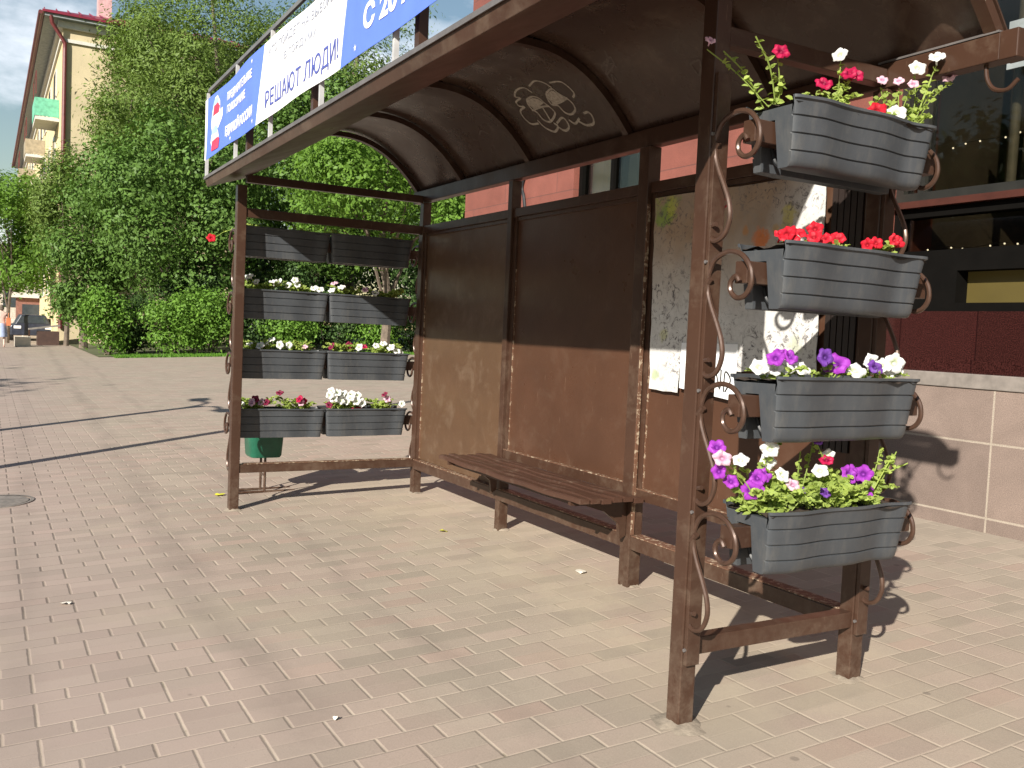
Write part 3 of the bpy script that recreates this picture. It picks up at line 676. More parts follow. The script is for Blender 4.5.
ns_ = sheetmesh([(3.46, 1.20), (3.875, 1.165), (3.88, 1.445), (3.46, 1.44)], D-.042, 'notice_sheet', simple('white_paper', (.75, .76, .77), .7, .05), 'small white paper sheet with black scribble below the torn poster', 'paper sheet')
gf = MB(); strokes(gf, [[(-.02, .03), (.01, .15), (.035, .04)], [(0, .09), (.03, .085)], [(.06, .03), (.065, .14), (.10, .05), (.105, .15)], [(.13, .04), (.135, .14), (.175, .10), (.14, .04)]], .005, 0)
gf.v = [(v[0], v[1]*.2-.001, v[2]) for v in gf.v]; gf.build('lettering', M_['darkplastic'], ns_)

# ------------------------------------------------------------------ planters
def planter(name, label, group, xr, y0, top, sgn, length=.74):
    t = empty(name, (xr, y0, top), label, 'planter', group)
    t.rotation_euler = (R(random.uniform(-.35, .35)), R(random.uniform(-1, 1)), R(random.uniform(-.4, .4)))
    H = .235
    def face(xt, xb, out):      # vertical face with three grooves, from top to bottom
        pts = []; gs = [.062, .120, .178]
        pts.append((xt, -.014))
        for g in gs:
            def X(z): return xt+(xb-xt)*z/H
            d = -.007*out
            pts += [(X(g), -g), (X(g)+d, -g-.0008), (X(g)+d, -g-.0052), (X(g+.006), -g-.006)]
        pts.append((xb, -H)); return pts
    outer = [(.149, 0), (.149, -.010)] + face(.141, .112, 1)[:-1] + [(.1145, -H+.020), (.104, -H+.004), (.094, -H)]
    inner = face(-.100, -.086, -1)[::-1]
    prof = outer + [(.040, -H), (.034, -.068), (-.034, -.068), (-.038, -H)] + inner + [(-.110, -.012), (-.110, 0), (-.098, 0), (-.096, -.028), (.138, -.028), (.140, 0)]
    ny = 44; mb = MB(); n = len(prof); vs = []
    for i in range(ny+1):
        tt = .5-.5*math.cos(math.pi*i/ny)
        for (x, z) in prof:
            tap = .027*(-z/H) + (.0 if z < -.013 else -.006)
            y = tap+(length-2*tap)*tt
            wv = -.014*math.exp(-min(tt, 1-tt)/.018) + .020*(math.sin(math.pi*2*tt*1.0-.3)*.5 + math.sin(math.pi*4*tt)*.45)*min(1, 6*tt, 6*(1-tt))
            xx = x+(wv if x > .09 else (-wv*.7 if x < -.07 else 0))
            vs.append((xx*sgn, y, z))
    fs = [(i*n+k, i*n+(k+1) % n, (i+1)*n+(k+1) % n, (i+1)*n+k) for i in range(ny) for k in range(n)] + [tuple(range(n)), tuple(range(ny*n, ny*n+n))]
    mb.add(vs, fs); body = mb.build('box', M_['plastic'], t, smooth=True)
    md = body.modifiers.new('b', 'BEVEL'); md.width = .0012; md.segments = 1; md.limit_method = 'ANGLE'; md.angle_limit = R(70)
    s = MB(); nn = 24; V = []
    for i in range(nn+1):
        for j in range(9):
            V.append(((-.098+.238*j/8)*sgn, .006+(length-.012)*i/nn, -.020+random.uniform(-.004, .010)))
    s.add(V, [(i*9+j, i*9+j+1, i*9+j+10, i*9+j+9) for i in range(nn) for j in range(8)]); s.build('soil', M_['soil'], t, smooth=True)
    for yy in (.07, length-.07):
        cl = MB().tube(smoothpath([(-.05*sgn, yy, -.10), (-.02*sgn, yy, -.19), (.01*sgn, yy, -.215), (.03*sgn, yy, -.19)]), .007, 6)
        cl.build('clip', M_['darkplastic'], t, smooth=True)
    return t

def flower_mesh(color):
    mb = MB(); seg = 25; vs = [(0, 0, -.018)]; rings = ((.006, -.010), (.013, -.002), (.024, .004), (.033, .001), (.036, -.004))
    for q, (r, z) in enumerate(rings):
        for k in range(seg):
            a = 2*math.pi*k/seg; lob = 1+ (.0 if q < 2 else .11*q/4)*math.cos(5*a) + (.03*math.sin(13*a) if q > 2 else 0)
            vs.append((r*lob*math.cos(a), r*lob*math.sin(a), z+(.004*math.sin(5*a+.6)+.0025*math.sin(9*a) if q > 1 else 0)))
    fs = [(0, 1+k, 1+(k+1) % seg) for k in range(seg)]
    for q in range(4): fs += [(1+q*seg+k, 1+q*seg+(k+1) % seg, 1+(q+1)*seg+(k+1) % seg, 1+(q+1)*seg+k) for k in range(seg)]
    mb.add(vs, fs)
    k0 = len(mb.v); tv = []
    for (r, z) in ((.010, -.004), (.005, -.022), (.004, -.04)):
        for k in range(8): tv.append((r*math.cos(k*math.pi/4), r*math.sin(k*math.pi/4), z))
    mb.add(tv, [(q*8+k, q*8+(k+1) % 8, q*8+8+(k+1) % 8, q*8+8+k) for q in range(2) for k in range(8)])
    o = mb.build('flower', PET[color], smooth=True); me = o.data; bpy.data.objects.remove(o); return me
FM = {k: flower_mesh(k) for k in PET}
def leaf(mb, p, d, upv, L, Wd):
    d = d.normalized(); s = d.cross(upv); s = s.normalized() if s.length > 1e-4 else d.orthogonal().normalized(); n = s.cross(d)
    vs = [p, p+d*L*.35+s*Wd*.5+n*L*.10, p+d*L*.7+s*Wd*.42+n*L*.06, p+d*L-n*L*.1, p+d*L*.7-s*Wd*.42+n*L*.06, p+d*L*.35-s*Wd*.5+n*L*.10, p+d*L*.5-n*L*.03]
    mb.add(vs, [(0, 1, 6), (1, 2, 6), (2, 3, 6), (3, 4, 6), (4, 5, 6), (5, 0, 6)])
def petunia(par_loc, sgn, ctr_y, color, label, group, flowers, stems=6, spread=.08, hgt=.07, leafiness=1., fs=1.0, longstems=()):
    """par_loc: planter rim corner; flowers: list of (x, y, z) relative to the rim corner with colour override"""
    t = empty('petunia', (par_loc[0], par_loc[1]+ctr_y, par_loc[2]-.02), label, 'flower plant', group)
    sm, lm = MB(), MB()
    def stem(tip, base=None, lv=1., bend=.3, r=.0022):
        base = base or Vector((random.uniform(-.05, .06)*sgn+.02*sgn, random.uniform(-spread, spread)*.5, .0)); tip = Vector(tip)
        mid = base.lerp(tip, .5)+Vector((random.uniform(-.01, .01), random.uniform(-.01, .01), .02))
        pts = smoothpath([base, mid, tip], 5); sm.tube(pts, r, 5, cap=False)
        Ls = (tip-base).length; n = max(3, int(Ls*105*lv))
        for i in range(n):
            q = random.random()**.8; p = pts[min(len(pts)-1, int(q*(len(pts)-1)))]
            a = random.uniform(0, 2*math.pi); d = Vector((math.cos(a), math.sin(a), random.uniform(-.2, .8)))
            leaf(lm, p, d, (SUN+Vector((random.uniform(-.8, .8), random.uniform(-.8, .8), random.uniform(-.5, .8)))).normalized(), random.uniform(.018, .040)*(1.0-.4*q), random.uniform(.012, .023))
    sunv = SUN
    for f in flowers:
        x, y, z = f[:3]; colr = f[3] if len(f) > 3 else color; sc = (f[4] if len(f) > 4 else 1.)*fs*.9
        tip = Vector((x, y-ctr_y, z+.02))
        d = (Vector((.75, -.55, .45))+Vector((random.uniform(-.5, .5), random.uniform(-.5, .5), random.uniform(-.35, .6)))).normalized()
        if sgn < 0: d = (Vector((.65, -.5, .55))+Vector((random.uniform(-.6, .6), random.uniform(-.5, .5), random.uniform(-.3, .6)))).normalized()
        stem(tip-d*.035, lv=leafiness*.6)
        o = bpy.data.objects.new('flower', FM[colr]); COL.objects.link(o); o.parent = t; o.location = tip
        o.rotation_mode = 'QUATERNION'; o.rotation_quaternion = d.to_track_quat('Z', 'Y') @ Quaternion((0, 0, 1), random.uniform(0, 6.28)); s = sc*random.uniform(.85, 1.1); o.scale = (s, s*random.uniform(.82, 1), s)
    for i in range(stems):
        a = random.uniform(0, 2*math.pi); tip = Vector(((random.uniform(-.10, .15))*sgn, random.uniform(-spread, spread)*1.2, hgt*random.uniform(.3, 1.15)))
        stem(tip, lv=leafiness*1.6)
    for (x, y, z) in longstems: stem(Vector((x, y-ctr_y, z+.02)), lv=.9, r=.0028)
    sm.build('stem', M_['petleaf'], t, smooth=True); lm.build('leaves', M_['petleaf'], t, smooth=True)
    return t
XN = LX+.200; YN = YF+.07
NG = 'planters on the near side of the shelter'
NL = ['topmost dark grey planter box of the near side, with sparse leggy petunias', 'second dark grey planter box from the top of the near side, red blossoms',
      'third dark grey planter box from the top of the near side, white and purple blossoms', 'lowest dark grey planter box of the near side, full of lush petunias']
for zt, lb in zip(NEAR_T, NL): planter('planter_box', lb, NG, XN, YN, zt, 1)
random.seed(21)
def rel(L_, zt, X=.06):  # absolute (col,y,z) in the plane X=4.88 -> relative to rim corner
    return [(X+random.uniform(-.03, .03), y-YN, z-zt, c, *e) for c, y, z, *e in L_]
PG = 'petunias in the near planters'
z1, z2, z3, z4 = NEAR_T
def sub(Lf, y0): return Lf
petunia((XN, YN, z1), 1, .05, 'crimson', 'single tall crimson petunia at the front end of the topmost near planter', PG, rel([('crimson', .70, 2.47)], z1), 1, .03, .03, .5, longstems=[(.03, -.10, .20), (.05, .03, .06)])
petunia((XN, YN, z1), 1, -.0, 'pink', 'thin trailing pale pink petunia left of the topmost near planter', PG, rel([('pink', .44, 2.475)], z1, -.05), 0, .02, .03, .8, fs=.6, longstems=[(-.06, -.16, .16)])
petunia((XN, YN, z1), 1, .29, 'crimson', 'crimson petunia with a white bloom in the middle of the topmost near planter', PG, rel([('crimson', 1.002, 2.44), ('white', .985, 2.51), ('crimson', .925, 2.40), ('crimson', 1.03, 2.44)], z1), 7, .06, .11, 1.3)
petunia((XN, YN, z1), 1, .50, 'red', 'low red and white petunia on the rim of the topmost near planter', PG, rel([('red', 1.17, 2.335), ('white', 1.245, 2.335)], z1, .09), 2, .04, .03, .8, 1.2, longstems=[(.05, .56, .12), (.06, .60, .10)])
petunia((XN, YN, z1), 1, .60, 'pink', 'leggy pale pink petunia near the far end of the topmost near planter', PG, rel([('pink', 1.206, 2.455), ('pink', 1.35, 2.46), ('pink', 1.32, 2.475)], z1), 2, .04, .07, 1., .75)
petunia((XN, YN, z1), 1, .71, 'white', 'tall white petunia at the far end of the topmost near planter', PG, rel([('white', 1.475, 2.585), ('white', 1.415, 2.54), ('pink', 1.56, 2.53)], z1), 3, .03, .10, 1.4, 1.0, longstems=[(.07, .80, .16), (.07, .78, .20)])
petunia((XN, YN, z2), 1, .20, 'red', 'low red petunia in the front half of the second near planter', PG, rel([('red', y, z-.005) for _, y, z in [(0,.754,1.843),(0,.826,1.864),(0,.89,1.878),(0,.915,1.843),(0,1.0,1.845),(0,.789,1.836),(0,.981,1.85),(0,.86,1.845),(0,.77,1.85)]], z2, .07), 4, .13, .03, 1., 1.0)
petunia((XN, YN, z2), 1, .62, 'red', 'low red petunia in the far half of the second near planter', PG, rel([('red', 1.28, 1.865), ('red', 1.325, 1.865), ('red', 1.226, 1.852), ('red', 1.17, 1.84)], z2, .07), 4, .09, .04, 1., .9)
petunia((XN, YN, z3), 1, .12, 'purple', 'purple and white petunia in the front third of the third near planter', PG, rel([('white', .681, 1.372), ('purple', .702, 1.405), ('white', .80, 1.375), ('purple', .825, 1.412), ('purple', .73, 1.416), ('white', .74, 1.37)], z3, .07), 4, .1, .05, 1.)
petunia((XN, YN, z3), 1, .36, 'purple', 'bright purple petunia in the middle of the third near planter', PG, rel([('white', .88, 1.372), ('violet', .952, 1.415), ('purple', 1.04, 1.392, 1.4), ('white', 1.12, 1.37)], z3, .08), 4, .1, .05, 1., 1.15)
petunia((XN, YN, z3), 1, .62, 'white', 'white petunia at the far end of the third near planter', PG, rel([('violet', 1.226, 1.384), ('white', 1.30, 1.39), ('white', 1.37, 1.379), ('white', 1.265, 1.395), ('white', 1.335, 1.40)], z3, .07), 3, .08, .04, 1., 1.2)
petunia((XN, YN, z4), 1, .03, 'purple', 'purple petunia at the front end of the lowest near planter', PG, rel([('purple', .542, 1.085), ('pink', .535, 1.05), ('purple', .544, 1.0), ('purple', .598, .965), ('purple', .667, .932), ('purple', .70, .94)], z4, .02), 9, .09, .09, 1.4)
petunia((XN, YN, z4), 1, .10, 'white', 'white petunia in the front third of the lowest near planter', PG, rel([('white', .596, 1.047), ('white', .746, 1.078), ('white', .775, 1.031), ('purple', .706, .976), ('purple', .74, .985), ('white', .81, .985)], z4, .05), 14, .14, .10, 1.4, 1.0, longstems=[(.0, .16, .24), (.05, .05, .14)])
petunia((XN, YN, z4), 1, .34, 'violet', 'small violet petunia among bright leaves in the middle of the lowest near planter', PG, rel([('violet', .932, .905), ('violet', .994, .918), ('violet', .966, 1.11), ('pink', .851, .949)], z4, .07), 26, .2, .11, 1.6, .75, longstems=[(.10, .22, .03), (.12, .30, .0), (.11, .40, .02), (.02, .25, .19), (-.02, .36, .22)])
petunia((XN, YN, z4), 1, .42, 'white', 'white and crimson petunia in the middle of the lowest near planter', PG, rel([('white', .99, .995), ('crimson', 1.02, 1.034), ('white', 1.061, 1.048)], z4, .05), 18, .18, .11, 1.5, .95)
petunia((XN, YN, z4), 1, .60, 'purple', 'purple petunia with lime green shoots at the far end of the lowest near planter', PG, rel([('purple', 1.171, .973), ('purple', 1.235, .973), ('purple', 1.24, .911), ('purple', 1.2, .98), ('purple', 1.26, .945)], z4, .05), 14, .13, .12, 1.6, 1.1, longstems=[(.06, .72, .17), (.09, .77, .14), (.03, .68, .20), (.05, .75, .18)])
# far side: two boxes per row
FGp = 'planters on the far side of the shelter'; FGf = 'petunias in the far planters'
XFr = -.200
rows = ['top', 'second', 'third', 'bottom']
content = {
 (0,0): ('green', [], 'nearly bare'), (0,1): ('red', [('red', .10, .09), ('burgundy', .55, .08)], 'few red blooms'),
 (1,0): ('white', [('white', .05,.09),('white',.09,.10),('white',.14,.06),('white',.26,.07),('white',.32,.07),('white',.40,.05),('white',.44,.09),('white',.47,.06),('white',.62,.04),('white',.66,.03)], 'white blooms'),
 (1,1): ('pink', [('white',.02,.03),('pink',.06,.09),('white',.10,.06),('pink',.30,.05),('white',.40,.03)], 'pink and white blooms'),
 (2,0): ('white', [('white',.18,.03),('white',.24,.05),('white',.28,.08),('white',.33,.04),('white',.42,.04),('pink',.55,.03),('white',.10,.04)], 'scattered white blooms'),
 (2,1): ('white', [('burgundy',.05,.04),('burgundy',.2,.05),('white',.28,.04),('crimson',.32,.05),('white',.42,.06),('white',.5,.08),('white',.56,.05),('white',.62,.02),('white',.66,.0)], 'white and burgundy blooms'),
 (3,0): ('pink', [('white',.02,.04),('white',.05,.03),('pink',.12,.05),('burgundy',.16,.07),('pink',.20,.05),('burgundy',.24,.05),('crimson',.50,.08),('pink',.52,.05),('burgundy',.34,.13),('crimson',.55,.06)], 'burgundy and pink blooms'),
 (3,1): ('red', [('burgundy',.03,.03),('red',.30,-.03,1.5),('crimson',.24,-.02),('pink',.55,.08),('white',.68,.04),('burgundy',.52,.12)] + [('white', .03+.018*q, .07+.035*math.sin(q*1.9)+.04*(1-q/16), 1.15) for q in range(17)], 'white clump, red bloom')}
for r, zt in enumerate(FAR_T):
    for c, y0 in enumerate((.030, .760)):
        side = 'left' if c == 0 else 'right'; desc = content[(r, c)][2]
        planter('planter_box', f'{side} planter box in the {rows[r]} row of the far side, {desc}', FGp, XFr, y0, zt, -1, .722)
        fl = [( random.uniform(.02, .11), y, z, col) + tuple(x) for col, y, z, *x in content[(r, c)][1]]
        fl = [f if len(f) < 5 else (f[0], f[1], f[2], f[3], f[4]) for f in fl]
        half = [[f for f in fl if f[1] < .35], [f for f in fl if f[1] >= .35]]
        st = 3 if r == 0 else 18
        for hh, cy in ((0, .18), (1, .52)):
            petunia((XFr, y0, zt), -1, cy, 'white', f'petunia in the {"left" if hh == 0 else "right"} half of the {side} planter, {rows[r]} row of the far side', FGf, half[hh], st, .17, .085 if r else .04, 1.3, 1.05)
petunia((XFr, .048, FAR_T[0]), -1, .0, 'red', 'trailing red petunia hanging outside the far front post', FGf, [(-.02, -.22, -.11, 'red', 1.2)], 0, .03, .03, .6)

# ------------------------------------------------------------------ bin behind the far side
bn_ = empty('litter_bin', (-.66, .40, gz(.3)), 'green metal litter bin on a thin tube stand behind the far planters', 'litter bin', rz=R(90))
mb = MB(); seg = 32; vs = []
prof = [(.001, .31), (.125, .31), (.135, .325), (.155, .60), (.163, .605), (.163, .625), (.148, .625), (.12, .35), (.001, .34)]
for r_, z in prof:
    for k in range(seg):
        a = 2*math.pi*k/seg; f = 1/(abs(math.cos(a))**6+abs(math.sin(a))**6)**(1/6)
        vs.append((r_*f*math.cos(a), r_*f*math.sin(a), z))
mb.add(vs, [(q*seg+k, q*seg+(k+1) % seg, (q+1)*seg+(k+1) % seg, (q+1)*seg+k) for q in range(len(prof)-1) for k in range(seg)])
mb.build('bucket', simple('green_bin_paint', (.010, .095, .055), .4, .25), bn_, smooth=True)
fm = MB()
for s in (-.07, .07):
    fm.tube([(0, s, .0), (0, s, .45)], .011, 8).tube([(-.26, s, .012), (.26, s, .012)], .011, 8)
fm.tube([(0, -.07, .15), (0, .07, .15)], .009, 8)
fm.build('stand', M_['brown'], bn_, smooth=True)

# litter
def scrap(name, label, cat, x, y, s, mat, group=None):
    mb = MB(); k = 9; z = gz(y)+.004
    pts = [(x, y, z+.012)] + [(x+s*random.uniform(.6, 1.1)*math.cos(2*math.pi*i/k), y+s*random.uniform(.6, 1.1)*math.sin(2*math.pi*i/k), z+random.uniform(0, .014)) for i in range(k)]
    mb.add(pts, [(0, 1+i, 1+(i+1) % k) for i in range(k)]); return tag(mb.build(name, mat), label, cat, group)
ylw = simple('yellow_leaf', (.62, .60, .04), .6, .1)
scrap('fallen_leaf', 'yellow leaf lying on the paving in front of the bench', 'leaf', 1.42, 1.14, .035, ylw, 'yellow leaves on the paving')
scrap('fallen_leaf', 'crumpled yellow leaf by the far front post of the shelter', 'leaf', -.62, .03, .05, ylw, 'yellow leaves on the paving')
wp = simple('litter_paper', (.62, .58, .5), .8, .1)
scrap('paper_scrap', 'small pale scrap on the open paving at lower left', 'litter', 1.98, -1.31, .028, wp)
scrap('paper_scrap', 'crumpled white scrap beside the middle rear post of the bench', 'litter', 2.75, 1.42, .035, wp)
scrap('paper_scrap', 'tiny white scrap on the paving at bottom centre', 'litter', 3.98, -.52, .012, wp)

# ------------------------------------------------------------------ trees and shrubs
rs = np.random.RandomState(11)
def leaves(n, blobs, size, aspect=.75, shell=.55):
    """n leaf quads in ellipsoid blobs (cx,cy,cz,rx,ry,rz,weight), clustered in twigs"""
    w_ = np.array([b[6] for b in blobs], float); w_ /= w_.sum()
    ncl = max(8, n//16); which = rs.choice(len(blobs), ncl, p=w_); B_ = np.array([b[:6] for b in blobs])[which]
    d = rs.normal(size=(ncl, 3)); d /= np.linalg.norm(d, axis=1)[:, None]
    rad = 1-.30*rs.rand(ncl)**1.3; rad *= 1+.07*rs.normal(size=ncl)
    C0 = B_[:, :3]+d*B_[:, 3:6]*rad[:, None]
    idx = rs.randint(0, ncl, n); cl = size*2.1
    P0 = C0[idx]+rs.normal(size=(n, 3))*cl*np.array([1, 1, .6]); 
    nrm = d[idx]*1.2+rs.normal(size=(n, 3))*.36+np.array([0, 0, .35]); nrm /= np.linalg.norm(nrm, axis=1)[:, None]
    a = np.cross(nrm, rs.normal(size=(n, 3))); a /= np.linalg.norm(a, axis=1)[:, None]; b_ = np.cross(nrm, a)
    s = size*(.6+.8*rs.rand(n))[:, None]
    V = np.stack([P0-a*s*.6, P0+b_*s*aspect*.42+nrm*s*.1, P0+a*s*.6, P0-b_*s*aspect*.42+nrm*s*.1], 1).reshape(-1, 3)
    return V, np.arange(4*n).reshape(n, 4)
def lobes(c, r, k, sub=.45, seed=0):
    q = np.random.RandomState(seed); L_ = []
    for i in range(k):
        d = q.normal(size=3); d /= np.linalg.norm(d); d[2] = d[2]*.9
        rr = sub*(.7+.6*q.rand()); L_.append((c[0]+d[0]*r[0]*(1-rr*.75), c[1]+d[1]*r[1]*(1-rr*.75), c[2]+d[2]*r[2]*(1-rr*.75), r[0]*rr, r[1]*rr, r[2]*rr*.8, rr**2))
    return L_
def tree(name, label, cat, x, y, H, z0, rx, ry, mat, n, size, seed, group=None, trunk_r=.16, k=16, sub=.42, aspect=.75):
    t = empty(name, (x, y, gz(y)), label, cat, group); q = np.random.RandomState(seed)
    zc = (H+z0)/2; rz = (H-z0)/2; L_ = lobes((0, 0, zc), (rx, ry, rz), k, sub, seed) + ([(0, 0, zc, rx*.5, ry*.5, rz*.6, .12)] if k > 20 else [])
    V, F = leaves(n, L_, size, aspect); npmesh('crown', V, F, mat, t)
    tm = MB(); tp = smoothpath([(0, 0, -.1), (q.normal()*.1, q.normal()*.1, zc*.35), (q.normal()*.25, q.normal()*.25, zc*.75), (q.normal()*.3, q.normal()*.3, zc+rz*.55)], 5)
    tm.tube(tp, [trunk_r*(1.15-.95*i/(len(tp)-1)) for i in range(len(tp))], 8)
    for l in L_[:10]:
        a = tp[min(len(tp)-1, 4+q.randint(0, 7))]; e = Vector(l[:3]); m = a.lerp(e, .5)+Vector((0, 0, -.15))
        pp = smoothpath([a, m, e], 4); tm.tube(pp, [trunk_r*.42*(1-.85*i/(len(pp)-1)) for i in range(len(pp))], 5)
    tm.build('trunk', M_['bark'], t, smooth=True); return t
TG = 'trees beyond the pavement'
tree('maple_tree', 'broad dark green maple in the middle of the tree row', 'tree', -30.5, 4.6, 9.9, .8, 3.2, 3.5, M_['maple'], 34000, .135, 1, TG, .2, 32, 0.329)
tree('willow_tree', 'tall pale feathery willow rising above the dark maple', 'tree', -35.5, 7.1, 18.6, 5, 4.0, 4.0, M_['willow'], 48000, .14, 2, TG, .3, 36, 0.305, .5)
tree('birch_tree', 'slim olive green tree beside the yellow building corner', 'tree', -33.5, 3.45, 12.4, 2.4, 1.6, 1.5, M_['willow'], 16000, .125, 3, TG, .14, 23, 0.342, .5)
tree('young_maple', 'light green young maple over the far end of the pavement', 'tree', -42, -.85, 8.4, 2.0, 3.0, 2.3, M_['bright'], 17000, .15, 4, TG, .09, 20, 0.342)
tree('dense_tree', 'small dark dense tree leaning over the pavement beside the shrubs', 'tree', -34, 1.75, 7.2, .7, 1.9, 1.6, M_['maple'], 17000, .13, 5, TG, .15, 20, 0.342)
tree('birch_tree', 'small olive tree in front of the lower wall of the yellow building', 'tree', -37.5, 1.35, 9.2, 2.6, 1.5, 1.25, M_['willow'], 14000, .13, 15, TG, .1, 22, 0.366, .5)
tree('maple_tree', 'bright green maple seen through the far side of the shelter', 'tree', -20.5, 9.4, 8.6, 2.6, 3.2, 3.1, M_['bright'], 26000, .12, 6, TG, .16, 27, 0.317)
tree('maple_tree', 'bright green maple next to the pink tiled wall', 'tree', -17.5, 13.2, 9.4, 1.2, 3.2, 3.4, M_['bright'], 26000, .12, 7, TG, .16, 27, 0.317)
tree('willow_tree', 'pale willow behind the roof banner', 'tree', -34.5, 13.0, 19.0, 4, 4.6, 5.0, M_['willow'], 40000, .15, 8, TG, .3, 36, 0.305, .5)
tree('maple_tree', 'dark green maple behind the shelter roof', 'tree', -31, 10.4, 12.5, 1.6, 3.2, 3.6, M_['maple'], 28000, .15, 9, TG, .2, 27, 0.329)
tree('willow_tree', 'olive willow at the back of the row between the maples', 'tree', -39, 5.6, 17.5, 3.0, 3.0, 3.2, M_['willow'], 26000, .17, 10, TG, .2, 27, 0.329, .5)
tree('dense_tree', 'dark tree closing the gap behind the shelter side', 'tree', -28, 17, 11, .2, 4, 4.8, M_['dark'], 24000, .17, 12, TG, .2, 23, 0.366)
tree('dense_tree', 'dark spreading tree deep behind the far planters', 'tree', -42, 12, 11, .2, 4, 6.5, M_['dark'], 26000, .2, 13, TG, .2, 23, 0.366)
tree('dense_tree', 'dark tree deep behind the pink tiled wall', 'tree', -42, 24, 13, .2, 4, 8, M_['dark'], 22000, .22, 14, TG, .2, 23, 0.366)
# trees across the street, outside the view: the shop glass reflects them
for i, x in enumerate((-5, -11, -17, -24)):
    tree('kerb_tree', ('nearest','second','third','farthest')[i]+' of the dense trees across the street, opposite the shop', 'tree', x, -17.5-i*.6, 9.9, .6, 3.2, 3.6, M_['dark'], 12000, .34, 80+i, 'trees across the street', .25, 24, .4)
def shrub(label, x, y, hgt, r, mat, n, seed):
    t = empty('leafy_shrub', (x, y, gz(y)), label, 'shrub', 'shrubs at the edge of the pavement')
    L_ = lobes((0, 0, hgt*.52), (r, r, hgt*.50), 26, .33, seed); V, F = leaves(int(n*2), L_, .10); V[:, 2] = np.maximum(V[:, 2], .02)
    npmesh('foliage', V, F, mat, t); tm = MB(); q = np.random.RandomState(seed)
    for l in L_[:7]:
        tm.tube([(q.normal()*.08, q.normal()*.08, -.05), (l[0]*.5, l[1]*.5, l[2]*.5), l[:3]], [.03, .02, .008], 5)
    tm.build('stem', M_['bark'], t); return t
for i, (x, y, hh, r, m, n, lb) in enumerate([
    (-27.5, 1.95, 2.5, .65, 'shrub', 2600, 'leafy shrub at the left end of the shrub row by the pavement'),
    (-28.4, 2.9, 2.4, .95, 'dark', 3000, 'dark-leaved shrub second from the left of the row'),
    (-27.0, 4.1, 2.2, .95, 'shrub', 3200, 'rounded bright shrub right of the dark-leaved one'),
    (-26.8, 5.3, 2.6, .95, 'shrub', 3200, 'tall bright shrub just left of the far front post'),
    (-27.2, 6.7, 2.3, 1.0, 'dark', 3000, 'dark shrub just right of the far front post'),
    (-27.0, 8.1, 2.0, 1.0, 'shrub', 2800, 'low bright shrub behind the left far planters'),
    (-27.2, 9.7, 2.4, 1.1, 'dark', 3000, 'dark shrub behind the middle of the far planters'),
    (-27.0, 11.4, 2.0, 1.1, 'shrub', 2800, 'bright shrub behind the right far planters'),
    (-26.8, 13.2, 2.4, 1.2, 'dark', 2800, 'dark shrub near the far rear post'),
    (-30, 5.5, 3.6, 1.6, 'dark', 3600, 'taller dark bush standing behind the shrub row'),
    (-30, 9.0, 3.8, 1.8, 'dark', 3600, 'broad dark bush behind the far planters')]):
    shrub(lb, x, y, hh, r, M_[m], n, 30+i)
n = 9000; gx = rs.uniform(-26.6, -25.4, n); gy = rs.uniform(2.0, 16, n); gx += (gy > 7)*(.3*rs.rand(n)); s_g = rs.uniform(.05, .12, n)
a = rs.uniform(0, 6.28, n); P0 = np.stack([gx, gy, np.array([gz(v) for v in gy])], 1); dx = np.stack([np.cos(a), np.sin(a), 0*a], 1)*.02; tip = P0+np.stack([rs.normal(size=n)*.03, rs.normal(size=n)*.03, s_g], 1)
V = np.stack([P0-dx, P0+dx, tip], 1).reshape(-1, 3); tag(npmesh('grass', V, np.arange(3*n).reshape(n, 3), M_['grass']), 'strip of short grass in front of the shrubs', 'grass', kind='stuff')

# ------------------------------------------------------------------ yellow apartment building
M_['ybrick'] = tiles('yellow_brick', (.60, .48, .25), (.66, .53, .29), (.5, .42, .27), .5, .16, .85, .5, .02, .5, rot=(R(90), 0, 0))
M_['ybrick2'] = tiles('yellow_brick_gable', (.60, .48, .25), (.66, .53, .29), (.5, .42, .27), .5, .16, .85, .5, .02, .5, rot=(R(90), 0, R(90)))
M_['roofred'] = simple('burgundy_metal_roof', (.19, .016, .035), .4, .15, 2)
M_['whitetrim'] = simple('pale_plaster_trim', (.55, .53, .48), .8, .1)
M_['pipe'] = simple('dark_red_pipe', (.13, .025, .025), .5)
M_['wglass'] = simple('dark_window_glass', (.04, .05, .06), .1, .2, bump=0)
ap = empty('apartment_building', (-40, 1.15, .75), 'yellow brick apartment block with a burgundy metal roof behind the trees', 'building')
def A(mb, name, mat, par=ap, **k): return mb.build(name, mat, par, **k)
A(MB().box(-50, -.01, 0, 8.6, -1.5, 13.55), 'wall', M_['ybrick'])
A(MB().box(-.009, .0, 0.002, 8.598, -1.5, 13.5), 'gable_wall', M_['ybrick2'])
A(MB().box(-50.1, .18, -.18, 8.8, 13.551, 13.85).box(-50.1, .10, -.10, 8.7, 12.95, 13.10), 'cornice', M_['whitetrim'])
A(MB().box(-50.5, .55, -.75, 9.4, 13.851, 13.98), 'eaves', simple('grey_eaves', (.22, .24, .24), .7))
rf = MB().add([(-50.6, -.85, 13.981), (.65, -.85, 13.981), (.65, 9.45, 13.981), (-50.6, 9.45, 13.981), (-46, 4.3, 16), (-5.2, 4.3, 16), (-50.6, -.85, 14.08), (.65, -.85, 14.08), (.65, 9.45, 14.08), (-50.6, 9.45, 14.08)],
   [(0,1,2,3), (0,1,7,6), (1,2,8,7), (2,3,9,8), (3,0,6,9), (6,7,5,4), (7,8,5), (8,9,4,5), (9,6,4)])
ro = A(rf, 'roof', M_['roofred'])
rg = MB()
